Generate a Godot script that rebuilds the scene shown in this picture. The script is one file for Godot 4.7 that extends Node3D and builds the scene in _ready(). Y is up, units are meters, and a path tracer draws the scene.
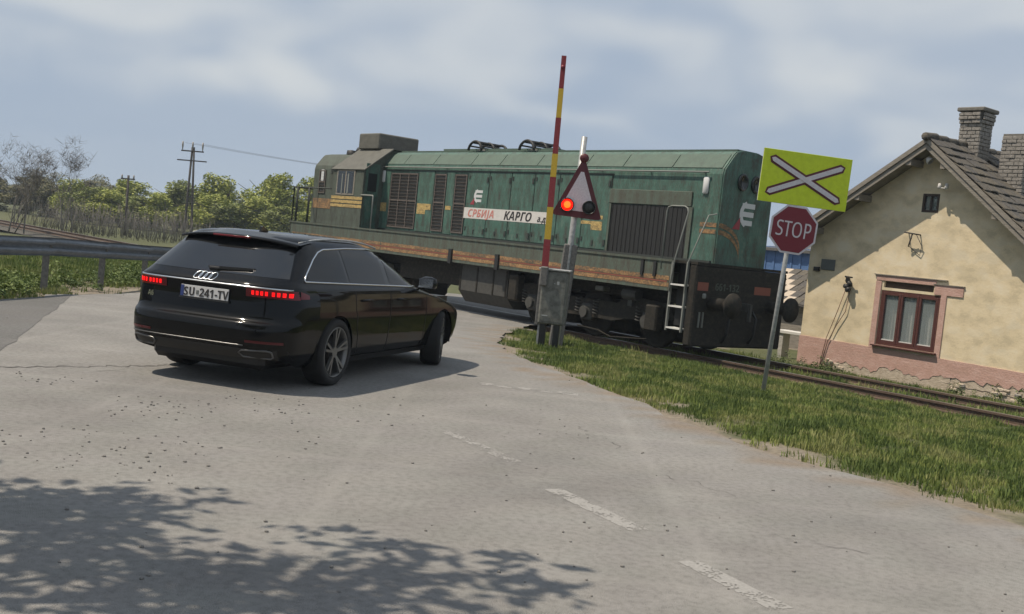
extends Node3D
# ---------------------------------------------------------------- shared state
const PHI := 0.67282          # the track runs this far to the left of straight ahead
const QD := 16.956            # distance from the camera to the track's centre line
const RAIL_Y := -0.15
var DT := Vector3(-sin(PHI), 0, -cos(PHI))
var NT := Vector3(cos(PHI), 0, -sin(PHI))
var M := {}
var used := {}
var rng := RandomNumberGenerator.new()
var road_poly := PackedVector2Array()
var old_poly := PackedVector2Array()

func T(s: float, u: float, h: float) -> Vector3:
	return DT * s + NT * (QD - u) + Vector3(0, h, 0)
func u_of(x: float, z: float) -> float:
	return QD - (x * NT.x + z * NT.z)
func s_of(x: float, z: float) -> float:
	return x * DT.x + z * DT.z
func ss(a: float, b: float, x: float) -> float:
	return smoothstep(a, b, x)
func rf(a: float, b: float) -> float:
	return rng.randf_range(a, b)

# ---------------------------------------------------------------- mesh helpers
func S(smooth := false) -> SurfaceTool:
	var st := SurfaceTool.new()
	st.begin(Mesh.PRIMITIVE_TRIANGLES)
	st.set_smooth_group(0 if smooth else -1)
	return st
func tri(st: SurfaceTool, a: Vector3, b: Vector3, c: Vector3) -> void:   # a b c run counter-clockwise seen from outside
	st.add_vertex(a); st.add_vertex(c); st.add_vertex(b)
func quad(st: SurfaceTool, a: Vector3, b: Vector3, c: Vector3, d: Vector3) -> void:
	tri(st, a, b, c); tri(st, a, c, d)
func poly(st: SurfaceTool, pts: Array, ctr: Vector3) -> void:            # convex face turned away from ctr
	var n: Vector3 = (pts[1] - pts[0]).cross(pts[2] - pts[0])
	var rev: bool = n.dot(pts[0] - ctr) < 0
	for i in range(1, pts.size() - 1):
		if rev: tri(st, pts[0], pts[i + 1], pts[i])
		else: tri(st, pts[0], pts[i], pts[i + 1])
func bx(st: SurfaceTool, c: Vector3, size: Vector3, b := Basis.IDENTITY, bev := 0.0) -> void:
	var h := size * 0.5
	if bev <= 0.0:
		var p := []
		for i in 8: p.append(c + b * Vector3(h.x * (1 if i & 1 else -1), h.y * (1 if i & 2 else -1), h.z * (1 if i & 4 else -1)))
		for f in [[0, 1, 3, 2], [4, 5, 7, 6], [0, 1, 5, 4], [2, 3, 7, 6], [0, 2, 6, 4], [1, 3, 7, 5]]:
			poly(st, [p[f[0]], p[f[1]], p[f[2]], p[f[3]]], c)
		return
	var e := minf(bev, minf(h.x, minf(h.y, h.z)) * 0.95)
	var q := {}
	for i in 8:
		var s := Vector3(1 if i & 1 else -1, 1 if i & 2 else -1, 1 if i & 4 else -1)
		q[[i, 0]] = c + b * Vector3(s.x * h.x, s.y * (h.y - e), s.z * (h.z - e))
		q[[i, 1]] = c + b * Vector3(s.x * (h.x - e), s.y * h.y, s.z * (h.z - e))
		q[[i, 2]] = c + b * Vector3(s.x * (h.x - e), s.y * (h.y - e), s.z * h.z)
		poly(st, [q[[i, 0]], q[[i, 1]], q[[i, 2]]], c)
	for f in [[0, 1, 3, 2, 2], [4, 5, 7, 6, 2], [0, 1, 5, 4, 1], [2, 3, 7, 6, 1], [0, 2, 6, 4, 0], [1, 3, 7, 5, 0]]:
		poly(st, [q[[f[0], f[4]]], q[[f[1], f[4]]], q[[f[2], f[4]]], q[[f[3], f[4]]]], c)
	for ed in [[0, 1, 1, 2], [2, 3, 1, 2], [4, 5, 1, 2], [6, 7, 1, 2], [0, 2, 0, 2], [1, 3, 0, 2], [4, 6, 0, 2], [5, 7, 0, 2], [0, 4, 0, 1], [1, 5, 0, 1], [2, 6, 0, 1], [3, 7, 0, 1]]:
		poly(st, [q[[ed[0], ed[2]]], q[[ed[1], ed[2]]], q[[ed[1], ed[3]]], q[[ed[0], ed[3]]]], c)
func bar(st: SurfaceTool, a: Vector3, b: Vector3, w: float, t: float, up := Vector3.UP) -> void:   # a box from a to b, w wide, t thick
	var d := (b - a).normalized()
	if absf(d.dot(up)) > 0.98: up = Vector3(1, 0, 0)
	var x := d.cross(up).normalized()
	var y := x.cross(d).normalized()
	bx(st, (a + b) * 0.5, Vector3(w, t, a.distance_to(b)), Basis(x, y, -d))
func tube(st: SurfaceTool, pts: Array, r, n := 6, closed := false) -> void:
	var m := pts.size()
	var rings := []
	var nrm := Vector3.ZERO
	for i in m:
		var d: Vector3
		if closed: d = pts[(i + 1) % m] - pts[(i - 1 + m) % m]
		else: d = pts[mini(i + 1, m - 1)] - pts[maxi(i - 1, 0)]
		d = d.normalized()
		if nrm == Vector3.ZERO:
			nrm = d.cross(Vector3(0.13, 0.94, 0.31)).normalized()
			if nrm.length() < 0.5: nrm = d.cross(Vector3.RIGHT).normalized()
		nrm = (nrm - d * nrm.dot(d)).normalized()
		var bn := d.cross(nrm)
		var rr: float = r[i] if r is Array else r
		var ring := []
		for k in n:
			var a := TAU * k / n
			ring.append(pts[i] + (nrm * cos(a) + bn * sin(a)) * rr)
		rings.append(ring)
	for i in (m if closed else m - 1):
		var A = rings[i]; var B = rings[(i + 1) % m]
		for k in n: quad(st, A[k], A[(k + 1) % n], B[(k + 1) % n], B[k])
	if not closed:
		for k in range(1, n - 1):
			tri(st, rings[0][0], rings[0][k + 1], rings[0][k])
			tri(st, rings[m - 1][0], rings[m - 1][k], rings[m - 1][k + 1])
func area2(p: PackedVector2Array) -> float:
	var a := 0.0
	for i in p.size():
		var j := (i + 1) % p.size()
		a += p[i].x * p[j].y - p[j].x * p[i].y
	return a
func extrude(st: SurfaceTool, p: PackedVector2Array, xf: Transform3D, depth: float) -> void:   # from z = 0 to z = depth of xf
	if area2(p) < 0: p.reverse()
	var idx := Geometry2D.triangulate_polygon(p)
	for i in range(0, idx.size(), 3):
		var a := p[idx[i]]; var b := p[idx[i + 1]]; var c := p[idx[i + 2]]
		if (b - a).cross(c - a) < 0:
			var t := b; b = c; c = t
		tri(st, xf * Vector3(a.x, a.y, depth), xf * Vector3(b.x, b.y, depth), xf * Vector3(c.x, c.y, depth))
		tri(st, xf * Vector3(a.x, a.y, 0), xf * Vector3(c.x, c.y, 0), xf * Vector3(b.x, b.y, 0))
	for i in p.size():
		var a := p[i]; var b := p[(i + 1) % p.size()]
		quad(st, xf * Vector3(a.x, a.y, 0), xf * Vector3(b.x, b.y, 0), xf * Vector3(b.x, b.y, depth), xf * Vector3(a.x, a.y, depth))
func lathe(st: SurfaceTool, prof: Array, xf: Transform3D, n := 24) -> void:    # prof: Vector2(radius, height) along xf's y axis
	for i in prof.size() - 1:
		for k in n:
			var a := TAU * k / n; var b := TAU * (k + 1) / n
			var p0: Vector2 = prof[i]; var p1: Vector2 = prof[i + 1]
			var A := xf * Vector3(p0.x * cos(a), p0.y, -p0.x * sin(a)); var B := xf * Vector3(p0.x * cos(b), p0.y, -p0.x * sin(b))
			var C := xf * Vector3(p1.x * cos(b), p1.y, -p1.x * sin(b)); var D := xf * Vector3(p1.x * cos(a), p1.y, -p1.x * sin(a))
			if p0.x > 1e-5: tri(st, A, B, C)
			if p1.x > 1e-5: tri(st, A, C, D)
func cyl(st: SurfaceTool, a: Vector3, b: Vector3, r: float, n := 16) -> void:
	tube(st, [a, b], r, n)
func grid(st: SurfaceTool, fn: Callable, nu: int, nv: int) -> void:      # fn(u, v): u to the right, v up, seen from outside
	var p := []
	for i in nu + 1:
		var col := []
		for j in nv + 1: col.append(fn.call(float(i) / nu, float(j) / nv))
		p.append(col)
	for i in nu:
		for j in nv: quad(st, p[i][j], p[i + 1][j], p[i + 1][j + 1], p[i][j + 1])
func obj(called: String, st: SurfaceTool, m: Material, parent: Node = self) -> MeshInstance3D:
	st.generate_normals()
	return put(called, st.commit(), m, parent)
func put(called: String, mesh: Mesh, m: Material, parent: Node = self) -> MeshInstance3D:
	var o := MeshInstance3D.new()
	o.mesh = mesh
	if m: o.material_override = m
	o.name = numbered(called) if parent == self else called
	parent.add_child(o, true)
	return o
func numbered(called: String) -> String:
	var n: int = used.get(called, 0)
	used[called] = n + 1
	return called if n == 0 else "%s_%03d" % [called, n]
func thing(called: String, at: Vector3, label: String, category: String, group := "", turn := 0.0) -> Node3D:
	var o := Node3D.new()
	o.name = numbered(called)
	add_child(o)
	o.position = at; o.rotation.y = turn
	tag(o, label, category, group)
	return o
func tag(o: Node, label: String, category: String, group := "") -> void:
	o.set_meta("label", label); o.set_meta("category", category)
	if group != "": o.set_meta("group", group)
func structure(o: Node) -> Node:
	o.set_meta("kind", "structure")
	return o
func text(parent: Node, called: String, s: String, height: float, at: Vector3, m: Material, depth := 0.004, shear := 0.0, basis := Basis.IDENTITY, face := "Droid Sans", weight := 700, squeeze := 1.0) -> MeshInstance3D:
	var f := SystemFont.new()
	f.font_names = PackedStringArray([face]); f.font_weight = weight
	var t := TextMesh.new()
	t.font = f; t.font_size = 64; t.text = s; t.depth = depth
	t.pixel_size = height / 46.0
	var o := put(called, t, m, parent)
	o.transform = Transform3D(basis * Basis(Vector3(squeeze, 0, 0), Vector3(shear, 1, 0), Vector3(0, 0, 1)), at)
	return o

# ---------------------------------------------------------------- materials
func col(c: Color) -> Color:
	return c.linear_to_srgb()
func lin(r: float, g: float, b: float) -> Color:
	return Color(r, g, b).linear_to_srgb()
func noise_img(sd: int, freq: float, size: int, oct := 4) -> Image:
	var n := FastNoiseLite.new()
	n.seed = sd; n.noise_type = FastNoiseLite.TYPE_SIMPLEX_SMOOTH; n.frequency = freq
	n.fractal_type = FastNoiseLite.FRACTAL_FBM; n.fractal_octaves = oct; n.fractal_gain = 0.55
	var im := n.get_seamless_image(size, size)
	im.convert(Image.FORMAT_L8)
	return im
func ramp(stops: Array, t: float) -> Color:
	for i in stops.size() - 1:
		if t <= stops[i + 1][0]:
			var k: float = (t - stops[i][0]) / maxf(stops[i + 1][0] - stops[i][0], 1e-5)
			return (stops[i][1] as Color).lerp(stops[i + 1][1], clampf(k, 0, 1))
	return stops[-1][1]
func ntex(sd: int, f1: float, f2: float, mix: float, stops: Array, size := 256) -> ImageTexture:   # stops are linear colours
	var a := noise_img(sd, f1, size).get_data()
	var b := noise_img(sd + 77, f2, size, 3).get_data()
	var lut := PackedByteArray(); lut.resize(256 * 3)
	for i in 256:
		var c := col(ramp(stops, i / 255.0))
		lut[i * 3] = int(c.r8); lut[i * 3 + 1] = int(c.g8); lut[i * 3 + 2] = int(c.b8)
	var out := PackedByteArray(); out.resize(size * size * 3)
	for i in size * size:
		var v := int(a[i] * (1.0 - mix) + b[i] * mix) * 3
		out[i * 3] = lut[v]; out[i * 3 + 1] = lut[v + 1]; out[i * 3 + 2] = lut[v + 2]
	return ImageTexture.create_from_image(Image.create_from_data(size, size, false, Image.FORMAT_RGB8, out))
func bump(sd: int, freq: float, strength: float, size := 256) -> ImageTexture:
	var im := noise_img(sd, freq, size)
	im.convert(Image.FORMAT_RGBA8)
	im.bump_map_to_normal_map(strength)
	return ImageTexture.create_from_image(im)
func plain(c: Color, rough := 0.7, metal := 0.0) -> StandardMaterial3D:   # c is sRGB
	var m := StandardMaterial3D.new()
	m.albedo_color = c; m.roughness = rough; m.metallic = metal
	return m
func rough_mat(tex: Texture2D, scale: Vector3, rough := 0.85, nrm: Texture2D = null, ns := 0.6, metal := 0.0) -> StandardMaterial3D:
	var m := StandardMaterial3D.new()
	m.albedo_texture = tex; m.roughness = rough; m.metallic = metal
	m.uv1_triplanar = true; m.uv1_world_triplanar = true; m.uv1_scale = scale
	if nrm:
		m.normal_enabled = true; m.normal_texture = nrm; m.normal_scale = ns
	return m
func L(r: float, g: float, b: float) -> Color: return Color(r, g, b)
func make_materials() -> void:
	var nb := bump(5, 0.03, 6.0)
	var nfine := bump(6, 0.12, 5.0)
	var V := Vector3.ONE
	# setting
	M.road = rough_mat(ntex(11, 0.03, 0.33, 0.68, [[0.28, L(0.45, 0.45, 0.44)], [0.38, L(0.80, 0.795, 0.78)], [0.5, L(0.90, 0.895, 0.88)], [0.62, L(0.97, 0.97, 0.96)], [0.75, L(1, 1, 1)]], 1024), V * 0.45, 0.9, bump(7, 0.3, 6.0, 1024), 0.8)
	M.road.vertex_color_use_as_albedo = true
	M.ground = rough_mat(ntex(21, 0.03, 0.3, 0.5, [[0.2, L(0.5, 0.5, 0.5)], [0.5, L(0.8, 0.8, 0.8)], [0.8, L(1, 1, 1)]], 512), V * 0.7, 1.0, nb, 0.8)
	M.ground.vertex_color_use_as_albedo = true
	M.paint = rough_mat(ntex(31, 0.05, 0.3, 0.5, [[0.3, L(0.225, 0.219, 0.208)], [0.5, L(0.265, 0.258, 0.246)], [0.7, L(0.30, 0.292, 0.278)]]), V * 3.0, 0.85)
	M.crack = plain(lin(0.10, 0.096, 0.09), 1.0)
	M.ballast = rough_mat(ntex(41, 0.1, 0.4, 0.5, [[0.3, L(0.045, 0.042, 0.036)], [0.5, L(0.085, 0.08, 0.066)], [0.7, L(0.16, 0.15, 0.13)]]), V * 2.5, 1.0, nfine, 1.5)
	M.rail = rough_mat(ntex(51, 0.03, 0.2, 0.5, [[0.2, L(0.05, 0.032, 0.022)], [0.6, L(0.10, 0.065, 0.045)], [0.9, L(0.15, 0.10, 0.07)]]), V * 2.0, 0.8)
	M.railtop = plain(Color(0.62, 0.61, 0.6), 0.3, 0.9)
	M.sleeper = rough_mat(ntex(61, 0.02, 0.2, 0.5, [[0.2, L(0.03, 0.025, 0.02)], [0.8, L(0.10, 0.08, 0.065)]]), Vector3(3, 1, 3), 0.95)
	M.leaf = StandardMaterial3D.new()
	M.leaf.vertex_color_use_as_albedo = true; M.leaf.roughness = 0.75
	M.leaf.backlight_enabled = true; M.leaf.backlight = Color(0.30, 0.36, 0.10)
	M.bark = rough_mat(ntex(71, 0.03, 0.2, 0.5, [[0.2, L(0.05, 0.042, 0.034)], [0.8, L(0.14, 0.12, 0.10)]]), Vector3(3, 1, 3), 0.95)
	M.twig = plain(lin(0.17, 0.155, 0.135), 0.95)
	M.pole = plain(lin(0.075, 0.065, 0.058), 0.95)
	M.insul = plain(lin(0.30, 0.27, 0.24), 0.4)
	M.galv = rough_mat(ntex(81, 0.02, 0.15, 0.4, [[0.2, L(0.095, 0.115, 0.135)], [0.5, L(0.14, 0.16, 0.185)], [0.85, L(0.19, 0.21, 0.235)]]), V * 1.2, 0.5, null, 0, 0.35)
	M.galv_post = rough_mat(ntex(82, 0.02, 0.15, 0.4, [[0.3, L(0.24, 0.25, 0.25)], [0.7, L(0.40, 0.41, 0.41)]]), V * 2.0, 0.45, null, 0, 0.25)
	M.steel_dark = rough_mat(ntex(83, 0.03, 0.2, 0.4, [[0.2, L(0.07, 0.07, 0.068)], [0.8, L(0.16, 0.155, 0.145)]]), V * 2.0, 0.7)
	M.concrete = rough_mat(ntex(84, 0.04, 0.25, 0.5, [[0.2, L(0.30, 0.29, 0.27)], [0.8, L(0.48, 0.46, 0.43)]]), V * 1.5, 0.95, nb, 0.5)
	M.stone = rough_mat(ntex(85, 0.08, 0.3, 0.5, [[0.3, L(0.10, 0.096, 0.09)], [0.7, L(0.24, 0.23, 0.215)]]), V * 6.0, 0.95)
	# signs
	M.sign_red = plain(lin(0.17, 0.008, 0.02), 0.5)
	M.sign_rim = plain(lin(0.085, 0.008, 0.014), 0.5)
	M.sign_white = rough_mat(ntex(91, 0.03, 0.2, 0.4, [[0.2, L(0.52, 0.48, 0.52)], [0.8, L(0.66, 0.63, 0.66)]]), V * 3.0, 0.5)
	M.sign_yellow = rough_mat(ntex(92, 0.02, 0.15, 0.3, [[0.2, L(0.49, 0.60, 0.006)], [0.8, L(0.58, 0.70, 0.012)]]), V * 2.0, 0.45)
	M.sign_back = plain(lin(0.33, 0.34, 0.35), 0.5, 0.3)
	M.lamp_black = plain(lin(0.012, 0.014, 0.014), 0.35)
	M.lamp_red = plain(Color(0.9, 0.08, 0.03), 0.3)
	M.lamp_red.emission_enabled = true; M.lamp_red.emission = Color(1.0, 0.10, 0.02); M.lamp_red.emission_energy_multiplier = 1.6
	M.lamp_core = plain(Color(1, 0.5, 0.2), 0.3)
	M.lamp_core.emission_enabled = true; M.lamp_core.emission = Color(1.0, 0.36, 0.06); M.lamp_core.emission_energy_multiplier = 2.2
	M.boom_red = rough_mat(ntex(93, 0.03, 0.2, 0.4, [[0.2, L(0.17, 0.012, 0.02)], [0.8, L(0.25, 0.03, 0.035)]]), V * 3.0, 0.6)
	M.boom_yellow = rough_mat(ntex(94, 0.03, 0.2, 0.4, [[0.2, L(0.44, 0.29, 0.015)], [0.8, L(0.56, 0.39, 0.04)]]), V * 3.0, 0.6)
	M.cabinet = rough_mat(ntex(95, 0.02, 0.2, 0.4, [[0.3, L(0.075, 0.075, 0.065)], [0.5, L(0.125, 0.13, 0.115)], [0.7, L(0.17, 0.172, 0.155)]]), V * 1.5, 0.65)
	# locomotive
	var streak := Vector3(1.1, 0.22, 1.1)
	M.green = rough_mat(ntex(101, 0.012, 0.09, 0.45, [[0.30, L(0.045, 0.046, 0.037)], [0.42, L(0.05, 0.075, 0.06)], [0.51, L(0.046, 0.112, 0.087)], [0.62, L(0.055, 0.135, 0.106)], [0.75, L(0.12, 0.16, 0.13)]], 512), streak, 0.6)
	M.green_roof = rough_mat(ntex(102, 0.012, 0.09, 0.5, [[0.2, L(0.06, 0.07, 0.058)], [0.5, L(0.07, 0.115, 0.09)], [0.85, L(0.11, 0.14, 0.11)]], 512), Vector3(0.6, 0.6, 0.6), 0.75)
	M.green_dirty = rough_mat(ntex(103, 0.012, 0.1, 0.5, [[0.34, L(0.06, 0.056, 0.043)], [0.5, L(0.078, 0.09, 0.07)], [0.66, L(0.08, 0.12, 0.095)]], 512), streak, 0.75)
	M.cab_grey = rough_mat(ntex(105, 0.012, 0.1, 0.5, [[0.32, L(0.045, 0.048, 0.038)], [0.5, L(0.062, 0.076, 0.06)], [0.68, L(0.08, 0.10, 0.08)]]), streak, 0.75)
	M.cab_roof = rough_mat(ntex(106, 0.02, 0.1, 0.5, [[0.3, L(0.075, 0.074, 0.064)], [0.7, L(0.125, 0.124, 0.108)]]), V * 0.8, 0.85)
	M.orange = rough_mat(ntex(107, 0.02, 0.1, 0.5, [[0.36, L(0.085, 0.072, 0.052)], [0.46, L(0.20, 0.115, 0.055)], [0.56, L(0.30, 0.165, 0.068)], [0.7, L(0.36, 0.235, 0.11)]]), Vector3(0.7, 0.7, 0.7), 0.7)
	M.yellow_patch = rough_mat(ntex(108, 0.03, 0.1, 0.5, [[0.36, L(0.17, 0.13, 0.07)], [0.5, L(0.42, 0.29, 0.10)], [0.66, L(0.50, 0.37, 0.15)]]), V, 0.7)
	M.red_line = plain(lin(0.22, 0.07, 0.045), 0.7)
	M.banner = rough_mat(ntex(109, 0.03, 0.2, 0.5, [[0.2, L(0.48, 0.46, 0.44)], [0.8, L(0.66, 0.64, 0.62)]]), V, 0.6)
	M.black = plain(lin(0.014, 0.014, 0.014), 0.6)
	M.under = rough_mat(ntex(110, 0.03, 0.2, 0.5, [[0.3, L(0.026, 0.025, 0.0225)], [0.55, L(0.036, 0.034, 0.030)], [0.75, L(0.07, 0.058, 0.045)]]), V, 0.85)
	M.under.metallic_specular = 0.2
	M.under_grey = rough_mat(ntex(111, 0.03, 0.2, 0.5, [[0.2, L(0.03, 0.03, 0.028)], [0.85, L(0.075, 0.073, 0.066)]]), V, 0.8)
	M.louvre = rough_mat(ntex(112, 0.03, 0.2, 0.5, [[0.2, L(0.07, 0.06, 0.055)], [0.85, L(0.14, 0.115, 0.10)]]), V, 0.8)
	M.handrail = plain(lin(0.19, 0.20, 0.185), 0.7)
	M.tread = plain(lin(0.6, 0.6, 0.58), 0.7)
	M.latch = plain(lin(0.03, 0.035, 0.032), 0.7)
	M.loco_glass = plain(lin(0.02, 0.024, 0.026), 0.12)
	M.decal_white = plain(lin(0.55, 0.56, 0.57), 0.6)
	M.decal_red = plain(lin(0.27, 0.035, 0.05), 0.6)
	M.decal_pink = plain(lin(0.52, 0.20, 0.17), 0.6)
	M.decal_black = plain(lin(0.025, 0.022, 0.022), 0.6)
	# car
	M.car = plain(lin(0.004, 0.0045, 0.005), 0.4, 0.0)
	M.car.metallic_specular = 0.1
	M.car.clearcoat_enabled = true; M.car.clearcoat = 0.55; M.car.clearcoat_roughness = 0.05
	M.trim_black = plain(lin(0.009, 0.009, 0.009), 0.45)
	M.gloss_black = plain(lin(0.006, 0.006, 0.006), 0.12)
	M.car_glass = plain(lin(0.010, 0.011, 0.012), 0.04)
	M.car_glass.metallic_specular = 0.38
	M.rear_glass = plain(lin(0.012, 0.013, 0.014), 0.06)
	M.rear_glass.metallic_specular = 0.9
	M.chrome = plain(Color(0.83, 0.84, 0.85), 0.16, 1.0)
	M.dull_chrome = plain(Color(0.42, 0.42, 0.42), 0.35, 0.9)
	M.tyre = plain(lin(0.016, 0.016, 0.016), 0.9)
	M.rim = plain(lin(0.16, 0.16, 0.155), 0.4, 0.6)
	M.rim_dark = plain(lin(0.012, 0.012, 0.012), 0.5)
	M.tail = plain(lin(0.12, 0.004, 0.008), 0.12)
	M.tail_dim = plain(lin(0.075, 0.004, 0.008), 0.2)
	M.led = plain(Color(0.8, 0.03, 0.05), 0.3)
	M.led.emission_enabled = true; M.led.emission = Color(1.0, 0.03, 0.06); M.led.emission_energy_multiplier = 1.15
	M.plate = plain(lin(0.52, 0.52, 0.52), 0.5)
	M.plate_blue = plain(lin(0.02, 0.04, 0.16), 0.5)
	# house
	M.plaster = rough_mat(ntex(121, 0.008, 0.12, 0.2, [[0.33, L(0.53, 0.45, 0.31)], [0.44, L(0.645, 0.545, 0.37)], [0.56, L(0.69, 0.585, 0.405)], [0.7, L(0.71, 0.63, 0.48)]], 512), V * 0.45, 0.95, nfine, 0.05)
	M.pink = rough_mat(ntex(122, 0.012, 0.12, 0.5, [[0.2, L(0.37, 0.25, 0.20)], [0.5, L(0.47, 0.29, 0.245)], [0.8, L(0.55, 0.41, 0.36)]], 512), V * 0.6, 0.95, nfine, 0.2)
	M.bare_plaster = rough_mat(ntex(123, 0.02, 0.2, 0.5, [[0.2, L(0.27, 0.22, 0.165)], [0.45, L(0.44, 0.37, 0.29)], [0.8, L(0.58, 0.51, 0.43)]], 512), V * 0.8, 0.95, nfine, 0.35)
	M.wood_brown = rough_mat(ntex(124, 0.03, 0.2, 0.5, [[0.2, L(0.055, 0.017, 0.014)], [0.8, L(0.11, 0.035, 0.027)]]), V * 2.0, 0.6)
	M.wood_dark = rough_mat(ntex(125, 0.03, 0.2, 0.5, [[0.2, L(0.03, 0.02, 0.015)], [0.8, L(0.07, 0.045, 0.032)]]), V * 2.0, 0.7)
	M.wood_grey = rough_mat(ntex(126, 0.02, 0.2, 0.5, [[0.2, L(0.15, 0.135, 0.115)], [0.8, L(0.30, 0.275, 0.235)]]), Vector3(1, 3, 1), 0.95, nb, 0.5)
	M.soffit = M.wood_grey
	M.tile = []
	for i in 3: M.tile.append(rough_mat(ntex(130 + i, 0.04, 0.2, 0.5, [[0.3, L(0.04, 0.038, 0.035)], [0.55, L(0.085 + 0.015 * i, 0.078 + 0.01 * i, 0.07)], [0.75, L(0.16, 0.148, 0.132)]]), V * 1.5, 0.95, nb, 0.5))
	M.brick = rough_mat(ntex(128, 0.03, 0.2, 0.5, [[0.3, L(0.13, 0.12, 0.108)], [0.5, L(0.23, 0.215, 0.195)], [0.7, L(0.34, 0.325, 0.30)]]), V * 2.0, 0.95, nfine, 0.8)
	M.mortar = rough_mat(ntex(129, 0.03, 0.2, 0.5, [[0.2, L(0.10, 0.095, 0.085)], [0.8, L(0.2, 0.19, 0.17)]]), V * 2.0, 1.0)
	M.curtain = plain(lin(0.42, 0.42, 0.40), 0.9)
	M.window_glass = plain(Color(0.75, 0.8, 0.8, 0.16), 0.03)
	M.window_glass.transparency = BaseMaterial3D.TRANSPARENCY_ALPHA
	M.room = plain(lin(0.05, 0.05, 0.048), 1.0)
	M.grey_box = plain(lin(0.115, 0.125, 0.12), 0.6)
	M.wire = plain(lin(0.05, 0.045, 0.042), 0.8)
	M.wire_red = plain(lin(0.20, 0.12, 0.085), 0.8)
	M.blue = rough_mat(ntex(134, 0.02, 0.1, 0.4, [[0.2, L(0.05, 0.11, 0.24)], [0.8, L(0.08, 0.16, 0.33)]]), V, 0.7)
	M.white_wall = plain(lin(0.55, 0.54, 0.52), 0.9)

# ---------------------------------------------------------------- setting
func road_y(x: float, z: float) -> float:
	var u := u_of(x, z)
	if u >= -3.0: return lerpf(-0.15, 0.0, ss(2.0, 8.0, u))
	return lerpf(-0.15, -0.4, ss(-3.0, -9.0, u))
func ground_y(x: float, z: float) -> float:
	var u := u_of(x, z); var s := s_of(x, z)
	var h := lerpf(-0.20, -0.035, ss(1.9, 7.5, u))
	if u < 1.9: h = lerpf(-0.46, -0.20, ss(1.3, 1.9, u))
	if u < -1.3: h = lerpf(-0.50, -0.40, ss(-3.6, -1.8, u)) - 0.06 * ss(-1.8, -1.3, u)
	if s > 28.0 and u > 0.0: h -= 0.25 * ss(28.0, 45.0, s)          # the land drops a little beyond the crash barrier
	if absf(u) > 1.9: h += 0.04 * gnoise.get_noise_2d(x * 6.0, z * 6.0)
	return h
var gnoise := FastNoiseLite.new()
func dist_poly(p: Vector2, pl: PackedVector2Array) -> float:
	var d := 1e9
	for i in pl.size():
		var c := Geometry2D.get_closest_point_to_segment(p, pl[i], pl[(i + 1) % pl.size()])
		d = minf(d, c.distance_to(p))
	return d
func axis(a: float, b: float, step: float, far: float) -> Array:
	var r := []
	var x := a
	while x <= b + 0.001:
		r.append(x); x += step
	var g := step; x = b
	while x < far:
		g *= 1.35; x += g; r.append(x)
	g = step; x = a
	while x > -far:
		g *= 1.35; x -= g; r.push_front(x)
	return r
func wiggle(p: Array, amp: float, step: float) -> PackedVector2Array:
	var out := PackedVector2Array()
	for i in p.size():
		var a: Vector2 = p[i]; var b: Vector2 = p[(i + 1) % p.size()]
		var n := clampi(int(a.distance_to(b) / step), 1, 60)
		for k in n:
			var q := a.lerp(b, float(k) / n)
			var w := gnoise.get_noise_2d(q.x * 40.0, q.y * 40.0) * amp + gnoise.get_noise_2d(q.x * 11.0, q.y * 11.0) * amp
			out.append(q + (b - a).orthogonal().normalized() * w)
	return out
func v2(s: float, u: float) -> Vector2:
	var p := T(s, u, 0)
	return Vector2(p.x, p.z)
func sheet(pl: PackedVector2Array, step: float, lift: float, colour: Callable) -> SurfaceTool:
	var st := S(true)
	var lo := pl[0]; var hi := pl[0]
	for p in pl:
		lo = lo.min(p); hi = hi.max(p)
	var nx := int(ceil((hi.x - lo.x) / step)); var nz := int(ceil((hi.y - lo.y) / step))
	var inside := {}
	for i in nx + 1:
		for j in nz + 1: inside[Vector2i(i, j)] = Geometry2D.is_point_in_polygon(lo + Vector2(i, j) * step, pl)
	var cell_of := {}
	for i in pl.size():                                     # the cells that the edge runs through
		var a := pl[i]; var b := pl[(i + 1) % pl.size()]
		var n := int(a.distance_to(b) / (step * 0.2)) + 1
		for k in n + 1:
			var c := (a.lerp(b, float(k) / n) - lo) / step
			cell_of[Vector2i(int(c.x), int(c.y))] = true
	for i in nx:
		for j in nz:
			var a := lo + Vector2(i, j) * step
			var sq := PackedVector2Array([a, a + Vector2(step, 0), a + Vector2(step, step), a + Vector2(0, step)])
			var parts: Array = []
			if cell_of.has(Vector2i(i, j)): parts = Geometry2D.intersect_polygons(sq, pl)
			elif inside[Vector2i(i, j)]: parts = [sq]
			for pc in parts:
				var idx := Geometry2D.triangulate_polygon(pc)
				for t in range(0, idx.size(), 3):
					var v := []
					for m in 3:
						var p: Vector2 = pc[idx[t + m]]
						v.append(Vector3(p.x, road_y(p.x, p.y) + lift, p.y))
					if (v[1] - v[0]).cross(v[2] - v[0]).y < 0:
						var w = v[1]; v[1] = v[2]; v[2] = w
					for m in [0, 2, 1]:
						st.set_color(colour.call(v[m].x, v[m].z)); st.add_vertex(v[m])
	return st
func road_colour(x: float, z: float) -> Color:
	var n := gnoise.get_noise_2d(x * 3.0, z * 3.0)
	var m := gnoise.get_noise_2d(x * 14.0 + 50.0, z * 14.0)
	var v := 0.252 + 0.045 * n + 0.05 * m
	var c := Color(v, v * 0.975, v * 0.935)
	if z > -24.0 and z < -5.0 and x > -1.5:              # brown earth trodden and washed onto the broken edge
		var d := dist_poly(Vector2(x, z), road_poly)
		var e := gnoise.get_noise_2d(x * 26.0, z * 26.0 + 3.0)
		if d < 0.32 + 0.9 * e: c = c.lerp(Color(0.235, 0.185, 0.135), clampf(0.55 + m, 0.2, 0.85))
	return c
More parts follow.
